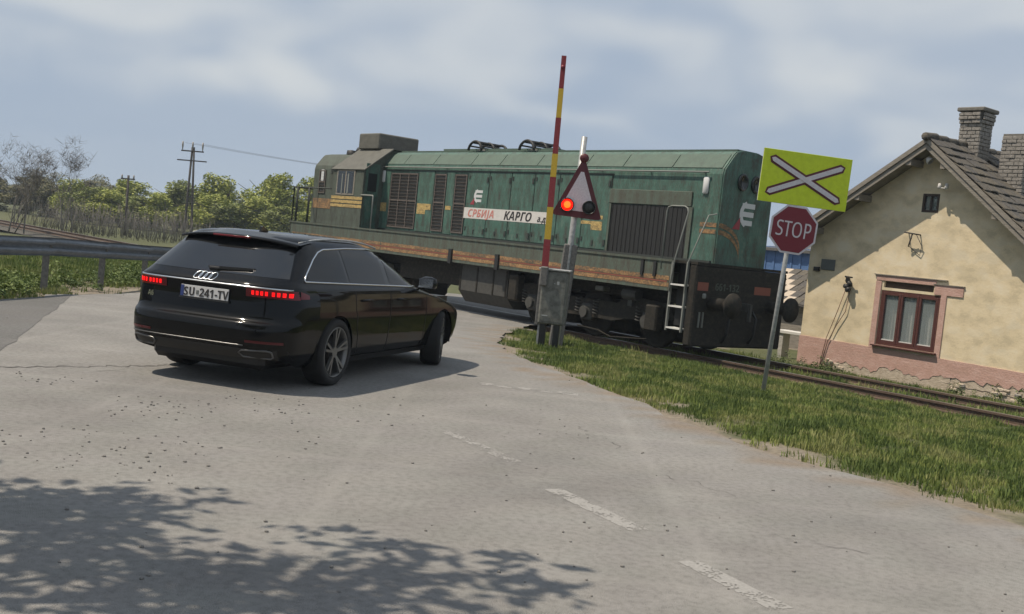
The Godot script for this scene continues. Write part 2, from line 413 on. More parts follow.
func old_colour(x: float, z: float) -> Color:
	var v := 0.155 + 0.02 * gnoise.get_noise_2d(x * 5.0, z * 5.0) + 0.015 * gnoise.get_noise_2d(x * 30.0, z * 30.0)
	return Color(v, v * 0.99, v * 0.97)
func ground_colour(x: float, z: float) -> Color:
	var n := gnoise.get_noise_2d(x * 9.0, z * 9.0); var m := gnoise.get_noise_2d(x * 33.0, z * 33.0 + 9.0)
	var grass := Color(0.075, 0.088, 0.03).lerp(Color(0.11, 0.115, 0.045), clampf(0.5 + n + 0.4 * m, 0, 1))
	var dirt := Color(0.20, 0.165, 0.12).lerp(Color(0.27, 0.235, 0.185), clampf(0.5 + m, 0, 1))
	var u := u_of(x, z); var s := s_of(x, z)
	var k := 0.0
	if absf(x) < 14.0 and z > -34.0 and z < 2.0:
		var d := dist_poly(Vector2(x, z), road_poly)
		k = ss(0.85 + 0.9 * n, 0.35 + 0.5 * n, d)
		k = maxf(k, ss(1.6, 0.7, Vector2((x + 7.3) / 1.0, (z + 21.3) / 2.2).length() + n))
	if absf(u) < 1.7: k = maxf(k, 0.75)
	var c := grass.lerp(dirt, clampf(k, 0, 1))
	if absf(u) < 1.6: c = c.lerp(Color(0.07, 0.06, 0.05), 0.6)
	return c

func make_setting() -> void:
	gnoise.seed = 3; gnoise.frequency = 0.08; gnoise.noise_type = FastNoiseLite.TYPE_SIMPLEX_SMOOTH; gnoise.fractal_octaves = 3
	var verge := [Vector2(22, 5), Vector2(9, -4.2), Vector2(5.4, -6.4), Vector2(3.81, -7.76), Vector2(3.58, -8.32), Vector2(3.29, -8.81), Vector2(2.65, -9.5), Vector2(2.26, -10.2), Vector2(1.92, -11.02), Vector2(1.55, -12.31), Vector2(0.96, -13.95), Vector2(0.47, -15.16), Vector2(0.04, -16.69), Vector2(-0.17, -18.51), Vector2(-0.12, -21.24), Vector2(0.45, -24.9)]
	var left := [v2(19.6, -4), v2(20, -16), v2(29.5, -16), v2(29.2, -2), v2(28.5, 3.0), v2(27, 6.0), Vector2(-7.0, -21.0), Vector2(-7.25, -19.6), Vector2(-7.75, -18.2), Vector2(-6.0, -11.25), Vector2(-5.0, -6), Vector2(-4.1, 0), Vector2(-3.5, 8), Vector2(22, 8)]
	road_poly = wiggle(verge + left, 0.10, 0.35)
	old_poly = wiggle([Vector2(-7.50, -18.69), Vector2(-7.75, -16.4), Vector2(-8.1, -14.5), Vector2(-9.5, -11), Vector2(-13, -5), Vector2(-14, 8), Vector2(-2.55, 8), Vector2(-3.15, 0), Vector2(-4.0, -6), Vector2(-5.2, -11.25)], 0.04, 0.4)
	# ground to the horizon
	var xs := axis(-13.0, 14.0, 0.22, 1600.0); var zs := axis(-33.0, 0.0, 0.22, 1600.0)
	var st := S(true)
	var P := []; var Cc := []
	for x in xs:
		var row := []; var crow := []
		for z in zs:
			var h := ground_y(x, z)
			row.append(Vector3(x, h, z)); crow.append(ground_colour(x, z))
		P.append(row); Cc.append(crow)
	for i in xs.size() - 1:
		for j in zs.size() - 1:
			for t in [[i, j], [i + 1, j], [i + 1, j + 1], [i, j], [i + 1, j + 1], [i, j + 1]]:
				st.set_color(Cc[t[0]][t[1]]); st.add_vertex(P[t[0]][t[1]])
	structure(obj("ground", st, M.ground))
	var road = structure(obj("road", sheet(road_poly, 0.25, 0.0, road_colour), M.road))
	structure(obj("side_road", sheet(old_poly, 0.35, 0.004, old_colour), M.road))
	# worn paint: centre dashes and the stop line
	for d in [[Vector2(1.46, -5.25), Vector2(1.10, -5.95), 0.15, 0.05], [Vector2(0.90, -6.5), Vector2(0.40, -7.4), 0.15, 0.05], [Vector2(0.14, -8.19), Vector2(-0.45, -9.2), 0.14, 0.35], [Vector2(-0.28, -12.55), Vector2(0.86, -12.45), 0.22, 0.22], [Vector2(2.2, -3.6), Vector2(1.8, -4.5), 0.15, 0.12]]:
		paint_mark(d[0], d[1], d[2], d[3], road)
	# cracks: open joints in the asphalt
	for c in [[Vector2(-4.7, -10.1), Vector2(-3.3, -11.6), 0.035], [Vector2(-4.0, -10.55), Vector2(-3.75, -10.7), 0.02], [Vector2(-3.3, -11.6), Vector2(-2.4, -11.9), 0.02], [Vector2(1.3, -8.3), Vector2(1.9, -7.6), 0.006], [Vector2(0.7, -10.2), Vector2(1.1, -9.2), 0.006], [Vector2(1.7, -6.7), Vector2(2.3, -6.5), 0.006]]:
		crack(c[0], c[1], c[2], road)
	make_track()
	pebbles()
func paint_mark(a: Vector2, b: Vector2, w: float, wear: float, parent: Node) -> void:
	var st := S(true)
	var d := (b - a).normalized(); var o := d.orthogonal()
	var ln := a.distance_to(b); var c := 0.012
	for i in int(ln / c):
		for j in int(w / c):
			var p := a + d * i * c + o * (j * c - w * 0.5)
			var k := 0.7 * gnoise.get_noise_2d(p.x * 60.0, p.y * 60.0) + rf(-0.50, 0.40)
			if k < wear - 0.45: continue
			var v := []
			for e in [Vector2(0, 0), Vector2(c, 0), Vector2(c, c), Vector2(0, c)]:
				var q: Vector2 = p + d * e.x + o * e.y
				v.append(Vector3(q.x, road_y(q.x, q.y) + 0.0018, q.y))
			poly(st, v, Vector3(p.x, -50, p.y))
	obj("road_marking", st, M.paint, parent)
func crack(a: Vector2, b: Vector2, w: float, parent: Node) -> void:
	var st := S(true)
	var n := int(a.distance_to(b) / 0.05)
	var o := (b - a).normalized().orthogonal()
	var prev := []
	for i in n + 1:
		var p := a.lerp(b, float(i) / n)
		var off := gnoise.get_noise_2d(p.x * 60.0, p.y * 60.0) * 0.14 + gnoise.get_noise_2d(p.x * 300.0, p.y * 300.0) * 0.05
		var ww := w * (0.35 + absf(gnoise.get_noise_2d(p.x * 200.0 + 7, p.y * 200.0)) * 2.0) * (1.0 if i > 0 and i < n else 0.1)
		var q0 := p + o * (off - ww * 0.5); var q1 := p + o * (off + ww * 0.5)
		var cur := [Vector3(q0.x, road_y(q0.x, q0.y) + 0.004, q0.y), Vector3(q1.x, road_y(q1.x, q1.y) + 0.004, q1.y)]
		if i > 0: poly(st, [prev[0], prev[1], cur[1], cur[0]], Vector3(p.x, -50, p.y))
		prev = cur
	obj("crack", st, M.crack, parent)
func pebbles() -> void:
	var m := SphereMesh.new(); m.radius = 0.5; m.height = 0.8; m.radial_segments = 6; m.rings = 3
	var mm := MultiMesh.new(); mm.transform_format = MultiMesh.TRANSFORM_3D; mm.mesh = m
	var tr := []
	for i in 700:
		var p: Vector2
		if i < 420: p = Vector2(rf(-4.6, -1.6), rf(-10.0, -6.4))
		elif i < 560: p = Vector2(rf(-3, 3.5), rf(-11, -4.5))
		else:
			var k := rng.randi_range(0, road_poly.size() - 1)
			p = road_poly[k] + Vector2(rf(-0.5, 0.5), rf(-0.5, 0.5))
			if p.y < -26 or p.y > -4: continue
		if i < 420 and gnoise.get_noise_2d(p.x * 7.0, p.y * 7.0) < 0.02: continue
		var r := rf(0.008, 0.022)
		if i > 700: r *= 1.6
		var y := road_y(p.x, p.y) if Geometry2D.is_point_in_polygon(p, road_poly) or Geometry2D.is_point_in_polygon(p, old_poly) else ground_y(p.x, p.y)
		tr.append(Transform3D(Basis(Vector3.UP, rf(0, TAU)).scaled(Vector3(r * rf(0.8, 1.5), r, r * rf(0.8, 1.3))), Vector3(p.x, y + r * 0.2, p.y)))
	mm.instance_count = tr.size()
	for i in tr.size(): mm.set_instance_transform(i, tr[i])
	var o := MultiMeshInstance3D.new(); o.multimesh = mm; o.material_override = M.stone; o.name = numbered("gravel")
	add_child(o)
	o.set_meta("kind", "stuff"); tag(o, "loose grey gravel scattered over the worn asphalt and its edge", "gravel")

func make_track() -> void:
	var t := thing("railway_track", T(20, 0, RAIL_Y), "single railway track with rusty rails running past the house", "railway track", "", -(PI / 2 - PHI))
	t.set_meta("kind", "structure")
	var prof := PackedVector2Array([Vector2(-0.065, -0.15), Vector2(0.065, -0.15), Vector2(0.065, -0.135), Vector2(0.012, -0.115), Vector2(0.009, -0.045), Vector2(0.034, -0.035), Vector2(0.034, -0.004), Vector2(0.028, 0.0), Vector2(-0.028, 0.0), Vector2(-0.034, -0.004), Vector2(-0.034, -0.035), Vector2(-0.009, -0.045), Vector2(-0.012, -0.115), Vector2(-0.065, -0.135)])
	for z in [0.7525, -0.7525]:
		var st := S()
		extrude(st, prof, Transform3D(Basis(Vector3(0, 0, 1), Vector3(0, 1, 0), Vector3(-1, 0, 0)), Vector3(32, 0, z)), 130.0)
		var r := obj("rail", st, M.rail, t)
		st = S()
		bx(st, Vector3(-33, 0.0015, z), Vector3(130, 0.003, 0.05))
		obj("running_surface", st, M.railtop, r)
	var sl: Mesh = null
	for i in 95:
		var x := 24.0 - i * 0.62
		if x > 0.8 - 10.0 and x < 0.8: continue          # inside the crossing
		if not sl:
			var st := S()
			bx(st, Vector3.ZERO, Vector3(0.25, 0.15, 2.5), Basis.IDENTITY, 0.015)
			st.generate_normals(); sl = st.commit()
		var o := put("sleeper", sl, M.sleeper, t)
		o.position = Vector3(x + rf(-0.03, 0.03), -0.228, rf(-0.04, 0.04)); o.rotation.y = rf(-0.02, 0.02)
	var b := S(true)
	grid(b, func(a, c):
		var x: float = lerpf(30, -95, a); var z: float = lerpf(1.75, -1.75, c)
		var y: float = -0.21 - 0.09 * ss(1.2, 1.75, absf(z)) + 0.02 * gnoise.get_noise_2d(x * 40.0, z * 40.0)
		return Vector3(x, y, z), 900, 14)
	obj("ballast", b, M.ballast, t)

# ---------------------------------------------------------------- vegetation
func leaf_mesh(pts: Array, size: float, palette: Array, ctr: Vector3) -> ArrayMesh:
	var v := PackedVector3Array(); var n := PackedVector3Array(); var c := PackedColorArray(); var idx := PackedInt32Array()
	for p in pts:
		var a := Vector3(rf(-1, 1), rf(-1, 1), rf(-1, 1)).normalized()
		a.y *= 0.5; a = a.normalized()
		var b := a.cross(Vector3(rf(-1, 1), rf(0.2, 1.6), rf(-1, 1))).normalized()
		var k: float = size * rf(0.6, 1.4)
		var nn := b.cross(a)
		var i0 := v.size()
		v.append_array(PackedVector3Array([p - a * k, p - b * k * 0.5, p + a * k, p + b * k * 0.5]))
		var cc: Color = palette[rng.randi_range(0, palette.size() - 1)]
		var w := rf(0.8, 1.2)
		cc = Color(cc.r * w, cc.g * w, cc.b * w)
		for e in 4:
			n.append(nn); c.append(cc)
		idx.append_array(PackedInt32Array([i0, i0 + 1, i0 + 2, i0, i0 + 2, i0 + 3]))
	var arr := []; arr.resize(Mesh.ARRAY_MAX)
	arr[Mesh.ARRAY_VERTEX] = v; arr[Mesh.ARRAY_NORMAL] = n; arr[Mesh.ARRAY_COLOR] = c; arr[Mesh.ARRAY_INDEX] = idx
	var m := ArrayMesh.new(); m.add_surface_from_arrays(Mesh.PRIMITIVE_TRIANGLES, arr)
	return m
func lobes(ctr: Vector3, rad: Vector3, k: int, lr: float, n: int) -> Array:
	var out := []; var cs := []
	for i in k:
		var d := Vector3(rf(-1, 1), rf(-1, 1), rf(-1, 1))
		while d.length() > 1.0: d = Vector3(rf(-1, 1), rf(-1, 1), rf(-1, 1))
		cs.append([ctr + d * rad, lr * rf(0.6, 1.25)])
	for i in n:
		var q = cs[rng.randi_range(0, k - 1)]
		var d := Vector3(rf(-1, 1), rf(-1, 1), rf(-1, 1)).normalized() * pow(rf(0.05, 1.0), 0.45)
		out.append(q[0] + d * q[1] * Vector3(1, 0.85, 1))
	return out
func branch(st: SurfaceTool, a: Vector3, d: Vector3, ln: float, r: float, depth: int, tips: Array, spread: float, sides := 5) -> void:
	var pts := [a]; var rs := [r]
	var p := a; var dd := d
	for i in 3:
		dd = (dd + Vector3(rf(-1, 1), rf(-0.4, 0.8), rf(-1, 1)) * 0.16).normalized()
		p += dd * ln / 3.0
		pts.append(p); rs.append(r * (1.0 - 0.17 * (i + 1)))
	tube(st, pts, rs, sides)
	if depth == 0:
		tips.append(p); return
	for i in rng.randi_range(2, 4):
		var k := rng.randi_range(1, 3)
		var nd := (dd + Vector3(rf(-1, 1), rf(0.0, 1.3), rf(-1, 1)) * spread).normalized()
		branch(st, pts[k], nd, ln * rf(0.55, 0.8), rs[k] * 0.6, depth - 1, tips, spread, maxi(3, sides - 1))
func leafy_tree(called: String, at: Vector3, h: float, w: float, palette: Array, n: int, leaf: float, label: String, group: String, bole := 0.22) -> Node3D:
	var t := thing(called, at, label, "tree", group)
	var st := S(true)
	tube(st, [Vector3(0, -0.1, 0), Vector3(rf(-0.1, 0.1), h * bole, rf(-0.1, 0.1)), Vector3(rf(-0.2, 0.2), h * 0.6, rf(-0.2, 0.2)), Vector3(rf(-0.3, 0.3), h * 0.9, rf(-0.3, 0.3))], [h * 0.022, h * 0.017, h * 0.010, 0.02], 7)
	for i in 7:
		var y := h * rf(bole, 0.75); var a := rf(0, TAU)
		tube(st, [Vector3(0, y, 0), Vector3(cos(a) * w * 0.25, y + h * 0.10, sin(a) * w * 0.25), Vector3(cos(a) * w * 0.45, y + h * 0.2, sin(a) * w * 0.45)], [h * 0.009, h * 0.006, 0.015], 5)
	obj("trunk", st, M.bark, t)
	var pts := lobes(Vector3(0, h * (0.5 + bole * 0.5) , 0), Vector3(w * 0.42, h * (0.5 - bole * 0.55), w * 0.42), 22, w * 0.19, n)
	put("crown", leaf_mesh(pts, leaf, palette, Vector3.ZERO), M.leaf, t)
	return t
func copy(o: Node3D, at: Vector3, turn: float, sc: Vector3, label: String) -> Node3D:
	var base: String = o.name
	var c: Node3D = o.duplicate()
	c.name = numbered(base.rstrip("0123456789").rstrip("_"))
	add_child(c)
	c.position = at; c.rotation.y = turn; c.scale = sc
	c.set_meta("label", label)
	return c
func bare_tree(at: Vector3, h: float, lean: Vector3, depth: int, label: String, stems := 1) -> Node3D:
	var t := thing("bare_tree", at, label, "tree", "leafless trees beside the line")
	var st := S(true); var tips := []
	for i in stems:
		branch(st, Vector3(rf(-0.3, 0.3) * (stems - 1), -0.1, rf(-0.3, 0.3)), (Vector3(rf(-0.15, 0.15), 1, rf(-0.15, 0.15)) + lean).normalized(), h * 0.45, h * 0.0095, depth, tips, 0.36)
	obj("trunk", st, M.twig, t)
	var tw := S(true)
	for p in tips:
		for i in 3:
			var d := Vector3(rf(-1, 1), rf(0.1, 1.2), rf(-1, 1)).normalized() * rf(0.2, 0.55)
			tube(tw, [p, p + d], [0.008, 0.004], 3)
	obj("crown", tw, M.twig, t)
	return t
func make_vegetation() -> void:
	var spring := [Color(0.30, 0.325, 0.065), Color(0.26, 0.29, 0.06), Color(0.34, 0.35, 0.08), Color(0.22, 0.25, 0.055)]
	var dull := [Color(0.19, 0.215, 0.055), Color(0.165, 0.19, 0.05), Color(0.21, 0.225, 0.06), Color(0.14, 0.165, 0.045)]
	var brown := [Color(0.16, 0.145, 0.07), Color(0.13, 0.125, 0.06), Color(0.17, 0.155, 0.07), Color(0.10, 0.105, 0.045)]
	var G := "trees of the wood beyond the line"
	var lab_s := "yellow-green spring tree in the wood beyond the railway"
	var lab_d := "dull dark green tree in the wood beyond the railway"
	var lab_b := "brownish tree still half bare in the thicket beyond the railway"
	var proto := {}
	# x on the row, height, kind
	var rows := [[-44.5, -108, 4.2, "s"], [-41, -112, 4.6, "d"], [-38, -108, 4.6, "s"], [-35.2, -112, 4.9, "s"], [-33, -106, 4.9, "d"], [-30.5, -110, 5.4, "s"], [-28.5, -106, 6.0, "s"], [-26.0, -110, 6.4, "s"], [-24.4, -105, 6.7, "s"], [-22.0, -109, 6.9, "s"], [-19.5, -106, 7.0, "s"], [-17.2, -110, 7.2, "d"], [-15, -106, 7.0, "s"],
		[-36.5, -100, 3.4, "s"], [-31.8, -98, 3.6, "s"], [-27.2, -98, 4.0, "s"], [-22.8, -98, 4.2, "s"], [-18.6, -98, 4.4, "s"], [-25.2, -97, 3.2, "d"], [-20.8, -97, 3.4, "d"], [-34.2, -99, 3.0, "d"], [-39.8, -101, 3.4, "d"],
		[-68, -140, 5.4, "b"], [-63.5, -143, 5.2, "b"], [-59, -138, 4.9, "b"], [-54.5, -140, 5.2, "b"], [-50, -128, 4.4, "b"], [-46.5, -122, 4.2, "b"], [-42.6, -118, 4.4, "b"], [-48, -112, 3.4, "b"], [-53, -118, 3.4, "b"], [-58, -122, 3.3, "b"], [-64, -126, 3.2, "b"]]
	for r in rows:
		var k: String = r[3]
		var lab: String = {"s": lab_s, "d": lab_d, "b": lab_b}[k]
		var at := Vector3(r[0], -0.6, r[1])
		if not proto.has(k):
			var pal: Array = {"s": spring, "d": dull, "b": brown}[k]
			proto[k] = [leafy_tree("leafy_tree", at, r[2], 4.6, pal, 9000, 0.105, lab, G, 0.1), r[2]]
		else:
			var f: float = r[2] / proto[k][1]
			copy(proto[k][0], at, rf(0, TAU), Vector3(rf(1.15, 1.5), f, rf(1.1, 1.4)), lab)
	# leafless trees
	bare_tree(Vector3(-26.6, -0.3, -55), 4.6, Vector3(0.05, 0, 0), 4, "tall leafless tree with many upright stems beside the crash barrier", 4)
	bare_tree(Vector3(-25.6, -0.3, -56), 4.3, Vector3(0.28, 0, 0), 4, "leafless tree leaning over towards the telegraph poles", 3)
	bare_tree(Vector3(-24.6, -0.3, -60), 4.7, Vector3(0.0, 0, 0), 4, "slim leafless tree with a dark trunk beside the railway bank", 2)
	bare_tree(Vector3(-28.5, -0.3, -62), 4.3, Vector3(0.1, 0, 0), 3, "small leafless tree behind the many-stemmed leafless tree", 3)
	# thicket: stems nobody could count
	var st := S(true)
	for i in 900:
		var x := rf(-38, -21.5); var z := rf(-78, -66)
		if s_of(x, z) < 0.0 or u_of(x, z) > -3.0: continue
		var p := Vector3(x, -0.5, z)
		var d := Vector3(rf(-0.35, 0.35), 1, rf(-0.35, 0.35)) * rf(0.9, 2.2)
		tube(st, [p, p + d * 0.5, p + d + Vector3(rf(-0.2, 0.2), 0, rf(-0.2, 0.2))], [0.016, 0.011, 0.005], 3)
	var th := obj("thicket", st, M.twig)
	th.set_meta("kind", "stuff"); tag(th, "brown bare brushwood growing in front of the wood", "brushwood")
	# the tree whose shade falls on the road
	var sh := thing("shade_tree", Vector3(-4.75, 0, -3.5), "broad tree beside the road whose leafy shade falls on the asphalt", "tree")
	st = S(true); var tips := []
	tube(st, [Vector3(0, -0.1, 0), Vector3(0.1, 1.6, 0.05), Vector3(0.05, 2.9, -0.1)], [0.2, 0.16, 0.13], 9)
	for i in 8: branch(st, Vector3(0.05, 2.7, -0.1), Vector3(cos(i * 0.785) * 1.15, rf(0.35, 1.1), sin(i * 0.785)).normalized(), 1.95, 0.07, 3, tips, 0.7)
	obj("trunk", st, M.bark, sh)
	var pts := []
	for p in tips:
		for i in 42:
			pts.append(p + Vector3(rf(-1, 1), rf(-1, 1), rf(-1, 1)) * 0.36)
	put("crown", leaf_mesh(pts, 0.085, dull, Vector3.ZERO), M.leaf, sh)
	make_grass()
func blade_mesh(n: int, h: float, w: float, spread: float) -> Mesh:
	var st := S(true)
	for i in n:
		var p := Vector3(rf(-1, 1), 0, rf(-1, 1)) * spread
		var a := rf(0, TAU); var hh := h * rf(0.55, 1.15); var o := Vector3(cos(a), 0, sin(a)) * w * 0.5
		var lean := Vector3(rf(-1, 1), 0, rf(-1, 1)) * hh * 0.4
		var m := p + lean * 0.4 + Vector3(0, hh * 0.6, 0); var e := p + lean + Vector3(0, hh, 0)
		st.set_color(Color.WHITE)
		for v in [p - o, p + o, m + o * 0.7, p - o, m + o * 0.7, m - o * 0.7, m - o * 0.7, m + o * 0.7, e]: st.add_vertex(v)
	st.generate_normals()
	return st.commit()
func scatter(called: String, mesh: Mesh, spots: Array, pal: Array, smin: float, smax: float, label: String, category := "grass") -> void:
	var mm := MultiMesh.new()
	mm.transform_format = MultiMesh.TRANSFORM_3D; mm.use_colors = true; mm.mesh = mesh; mm.instance_count = spots.size()
	for i in spots.size():
		var p: Vector3 = spots[i]
		var k := rf(smin, smax) * (1.0 + 0.8 * gnoise.get_noise_2d(p.x * 12.0, p.z * 12.0) + 0.5 * gnoise.get_noise_2d(p.x * 40.0, p.z * 40.0))
		mm.set_instance_transform(i, Transform3D(Basis(Vector3.UP, rf(0, TAU)).scaled(Vector3(k, k * rf(0.8, 1.25), k)), p))
		var t := clampf(0.45 + 1.3 * gnoise.get_noise_2d(p.x * 9.0 + 30, p.z * 9.0) + 0.8 * gnoise.get_noise_2d(p.x * 30.0, p.z * 30.0 + 60) + rf(-0.2, 0.2), 0, 0.999)
		mm.set_instance_color(i, pal[int(t * pal.size())])
	var o := MultiMeshInstance3D.new(); o.multimesh = mm; o.material_override = M.leaf; o.name = numbered(called)
	add_child(o)
	o.set_meta("kind", "stuff"); tag(o, label, category)
func make_grass() -> void:
	var pal := [Color(0.085, 0.125, 0.026), Color(0.115, 0.16, 0.033), Color(0.15, 0.195, 0.04), Color(0.20, 0.235, 0.058), Color(0.235, 0.245, 0.085)]
	var clump := blade_mesh(14, 0.075, 0.009, 0.08)
	var spots := []
	var tries := 0
	while spots.size() < 34000 and tries < 95000:
		tries += 1
		var s := rf(-1.0, 20.0); var u := rf(0.86, 10.5)
		var p := T(s, u, 0)
		if p.x > 12.0 or p.z > -3.0: continue
		var v := Vector2(p.x, p.z)
		if Geometry2D.is_point_in_polygon(v, road_poly): continue
		if u > 3.0:
			var d := dist_poly(v, road_poly)
			if d < 1.1 and rf(0.08, 0.52) + 1.0 * gnoise.get_noise_2d(p.x * 10.0, p.z * 10.0) > d - 0.05: continue
		spots.append(Vector3(p.x, maxf(ground_y(p.x, p.z), RAIL_Y - 0.23) - 0.01, p.z))
	scatter("verge_grass", clump, spots, pal, 0.7, 1.25, "short spring grass on the verge between the road and the track")
	spots = []
	for i in 9000:
		var s := rf(0, 19.0); var u := rf(-4.45, -0.85)
		if rf(0, 1) < 0.75 and u > -1.3: continue
		if s > 16.0 and u < -4.0 and rf(0, 1) < 0.6: continue
		var p := T(s, u, 0)
		spots.append(Vector3(p.x, (RAIL_Y - 0.22 if u > -1.5 else ground_y(p.x, p.z)) - 0.01, p.z))
	scatter("trackside_grass", clump, spots, pal, 0.7, 1.35, "rough grass between the track and the foot of the house")
	spots = []
	for i in 8500:                                                # between the rails
		var p := T(rf(0, 18.0), rf(-0.66, 0.66), RAIL_Y - 0.22)
		if gnoise.get_noise_2d(p.x * 14.0, p.z * 14.0) > -0.2: spots.append(p)
	scatter("rail_grass", clump, spots, pal, 1.1, 2.1, "tufts of grass growing up between the two rails")
	spots = []
	for i in 15000:
		var x := rf(-15.0, -6.6); var z := rf(-46.0, -13.5)
		var v := Vector2(x, z)
		if Geometry2D.is_point_in_polygon(v, road_poly) or Geometry2D.is_point_in_polygon(v, old_poly): continue
		if Vector2((x + 7.3) / 1.0, (z + 21.3) / 2.2).length() + gnoise.get_noise_2d(x * 9.0, z * 9.0) < 1.0 and rf(0, 1) < 0.92: continue
		if u_of(x, z) < 2.0: continue
		spots.append(Vector3(x, ground_y(x, z) - 0.01, z))
	scatter("barrier_grass", clump, spots, pal, 0.9, 1.9, "taller grass growing along the foot of the crash barrier")
	# leafy weeds under the barrier
	var weed: Mesh = leaf_mesh(lobes(Vector3(0, 0.2, 0), Vector3(0.16, 0.14, 0.16), 5, 0.12, 110), 0.032, [Color.WHITE], Vector3.ZERO)
	spots = []
	for i in 120:
		var z := rf(-30.0, -15.0); var x := -8.05 + rf(-0.9, 0.25) - 0.02 * (z + 17.0)
		spots.append(Vector3(x, ground_y(x, z), z))
	scatter("weeds", weed, spots, [Color(0.07, 0.11, 0.025), Color(0.095, 0.14, 0.03), Color(0.12, 0.165, 0.035)], 0.5, 1.0, "broad-leaved green weeds under the crash barrier", "weeds")
	spots = []
	for i in 26:
		var p := T(rf(14.2, 16.2), rf(-4.4, -3.3), 0)
		spots.append(Vector3(p.x, ground_y(p.x, p.z), p.z))
	for i in 12:
		var p := T(rf(9.6, 12.0), rf(-4.45, -4.1), 0)
		spots.append(Vector3(p.x, ground_y(p.x, p.z), p.z))
	scatter("house_weeds", weed, spots, [Color(0.08, 0.11, 0.03), Color(0.10, 0.14, 0.035)], 0.4, 0.9, "low dark weeds at the foot of the house wall", "weeds")

# ---------------------------------------------------------------- locomotive (x towards its long-hood end, z towards the road, y from the rail top)
const ALONG := Basis(Vector3(0, 0, -1), Vector3(0, 1, 0), Vector3(1, 0, 0))   # profile (z to the right as -x, y) swept along x
func sweep_x(st: SurfaceTool, prof: Array, x0: float, x1: float) -> void:      # prof: Vector2(z, y)
	var p := PackedVector2Array()
	for v in prof: p.append(Vector2(-v.x, v.y))
	extrude(st, p, Transform3D(Basis(Vector3(0, 0, -1), Vector3(0, 1, 0), Vector3(1, 0, 0)), Vector3(x0, 0, 0)), x1 - x0)
func hood_prof(w: float, y0: float, k := 0.0) -> Array:
	var r := [Vector2(w, y0), Vector2(w, 3.55 - k), Vector2(w - 0.03, 3.66 - k), Vector2(w - 0.30, 3.96 - k), Vector2(w - 0.38, 4.02 - k), Vector2(0.25, 4.07 - k)]
	var o := r.duplicate(); r.reverse()
	for v in r: o.append(Vector2(-v.x, v.y))
	return o
func louvre_panel(parent: Node, called: String, x0: float, x1: float, y0: float, y1: float, z: float, cols: int) -> void:
	var st := S()
	var fw := 0.035
	bx(st, Vector3((x0 + x1) / 2, y0 + fw / 2, z + 0.012), Vector3(x1 - x0, fw, 0.024))
	bx(st, Vector3((x0 + x1) / 2, y1 - fw / 2, z + 0.012), Vector3(x1 - x0, fw, 0.024))
	bx(st, Vector3((x0 + x1) / 2, (y0 + y1) / 2, z + 0.012), Vector3(x1 - x0 - 0.002, fw, 0.022))
	for i in cols + 1:
		var x := lerpf(x0 + fw / 2, x1 - fw / 2, float(i) / cols)
		bx(st, Vector3(x, (y0 + y1) / 2, z + 0.0125), Vector3(fw, y1 - y0, 0.026))
	var g := obj(called, st, M.louvre, parent)
	st = S()
	bx(st, Vector3((x0 + x1) / 2, (y0 + y1) / 2, z - 0.002), Vector3(x1 - x0 - 0.02, y1 - y0 - 0.02, 0.01))
	obj("backing", st, M.black, g)
	st = S()
	var n := int((y1 - y0) / 0.085)
	for i in n:
		var y := y0 + (y1 - y0) * (i + 0.5) / n
		bx(st, Vector3((x0 + x1) / 2, y, z + 0.008), Vector3(x1 - x0 - 0.04, 0.05, 0.006), Basis(Vector3.RIGHT, 0.6))
	var sl := obj("slats", st, M.louvre, g)
	sl.set_meta("kind", "stuff")
func emblem(parent: Node, xf: Transform3D, k: float) -> void:     # white barred sign with a red wedge
	var st := S()
	for i in 3:
		var y := (0.34 - i * 0.27)
		bx(st, xf * (Vector3(0.10, y, 0.003) * k), Vector3(0.72 - 0.14 * i * 0.6, 0.16, 0.012) * k, xf.basis)
	var arc := PackedVector2Array()
	for i in 9:
		var a := PI * 0.62 + PI * 0.76 * i / 8.0
		arc.append(Vector2(cos(a) * 0.52 + 0.14, sin(a) * 0.44 + 0.07) * k)
	for i in 9:
		var a := PI * 0.62 + PI * 0.76 * (8 - i) / 8.0
		arc.append(Vector2(cos(a) * 0.34 + 0.14, sin(a) * 0.30 + 0.07) * k)
	extrude(st, arc, xf, 0.008 * k)
	var e := obj("emblem", st, M.decal_white, parent)
	st = S()
	extrude(st, PackedVector2Array([Vector2(-0.72, -0.44) * k, Vector2(-0.30, -0.44) * k, Vector2(-0.30, -0.02) * k]), xf, 0.008 * k)
	obj("wedge", st, M.decal_red, e)
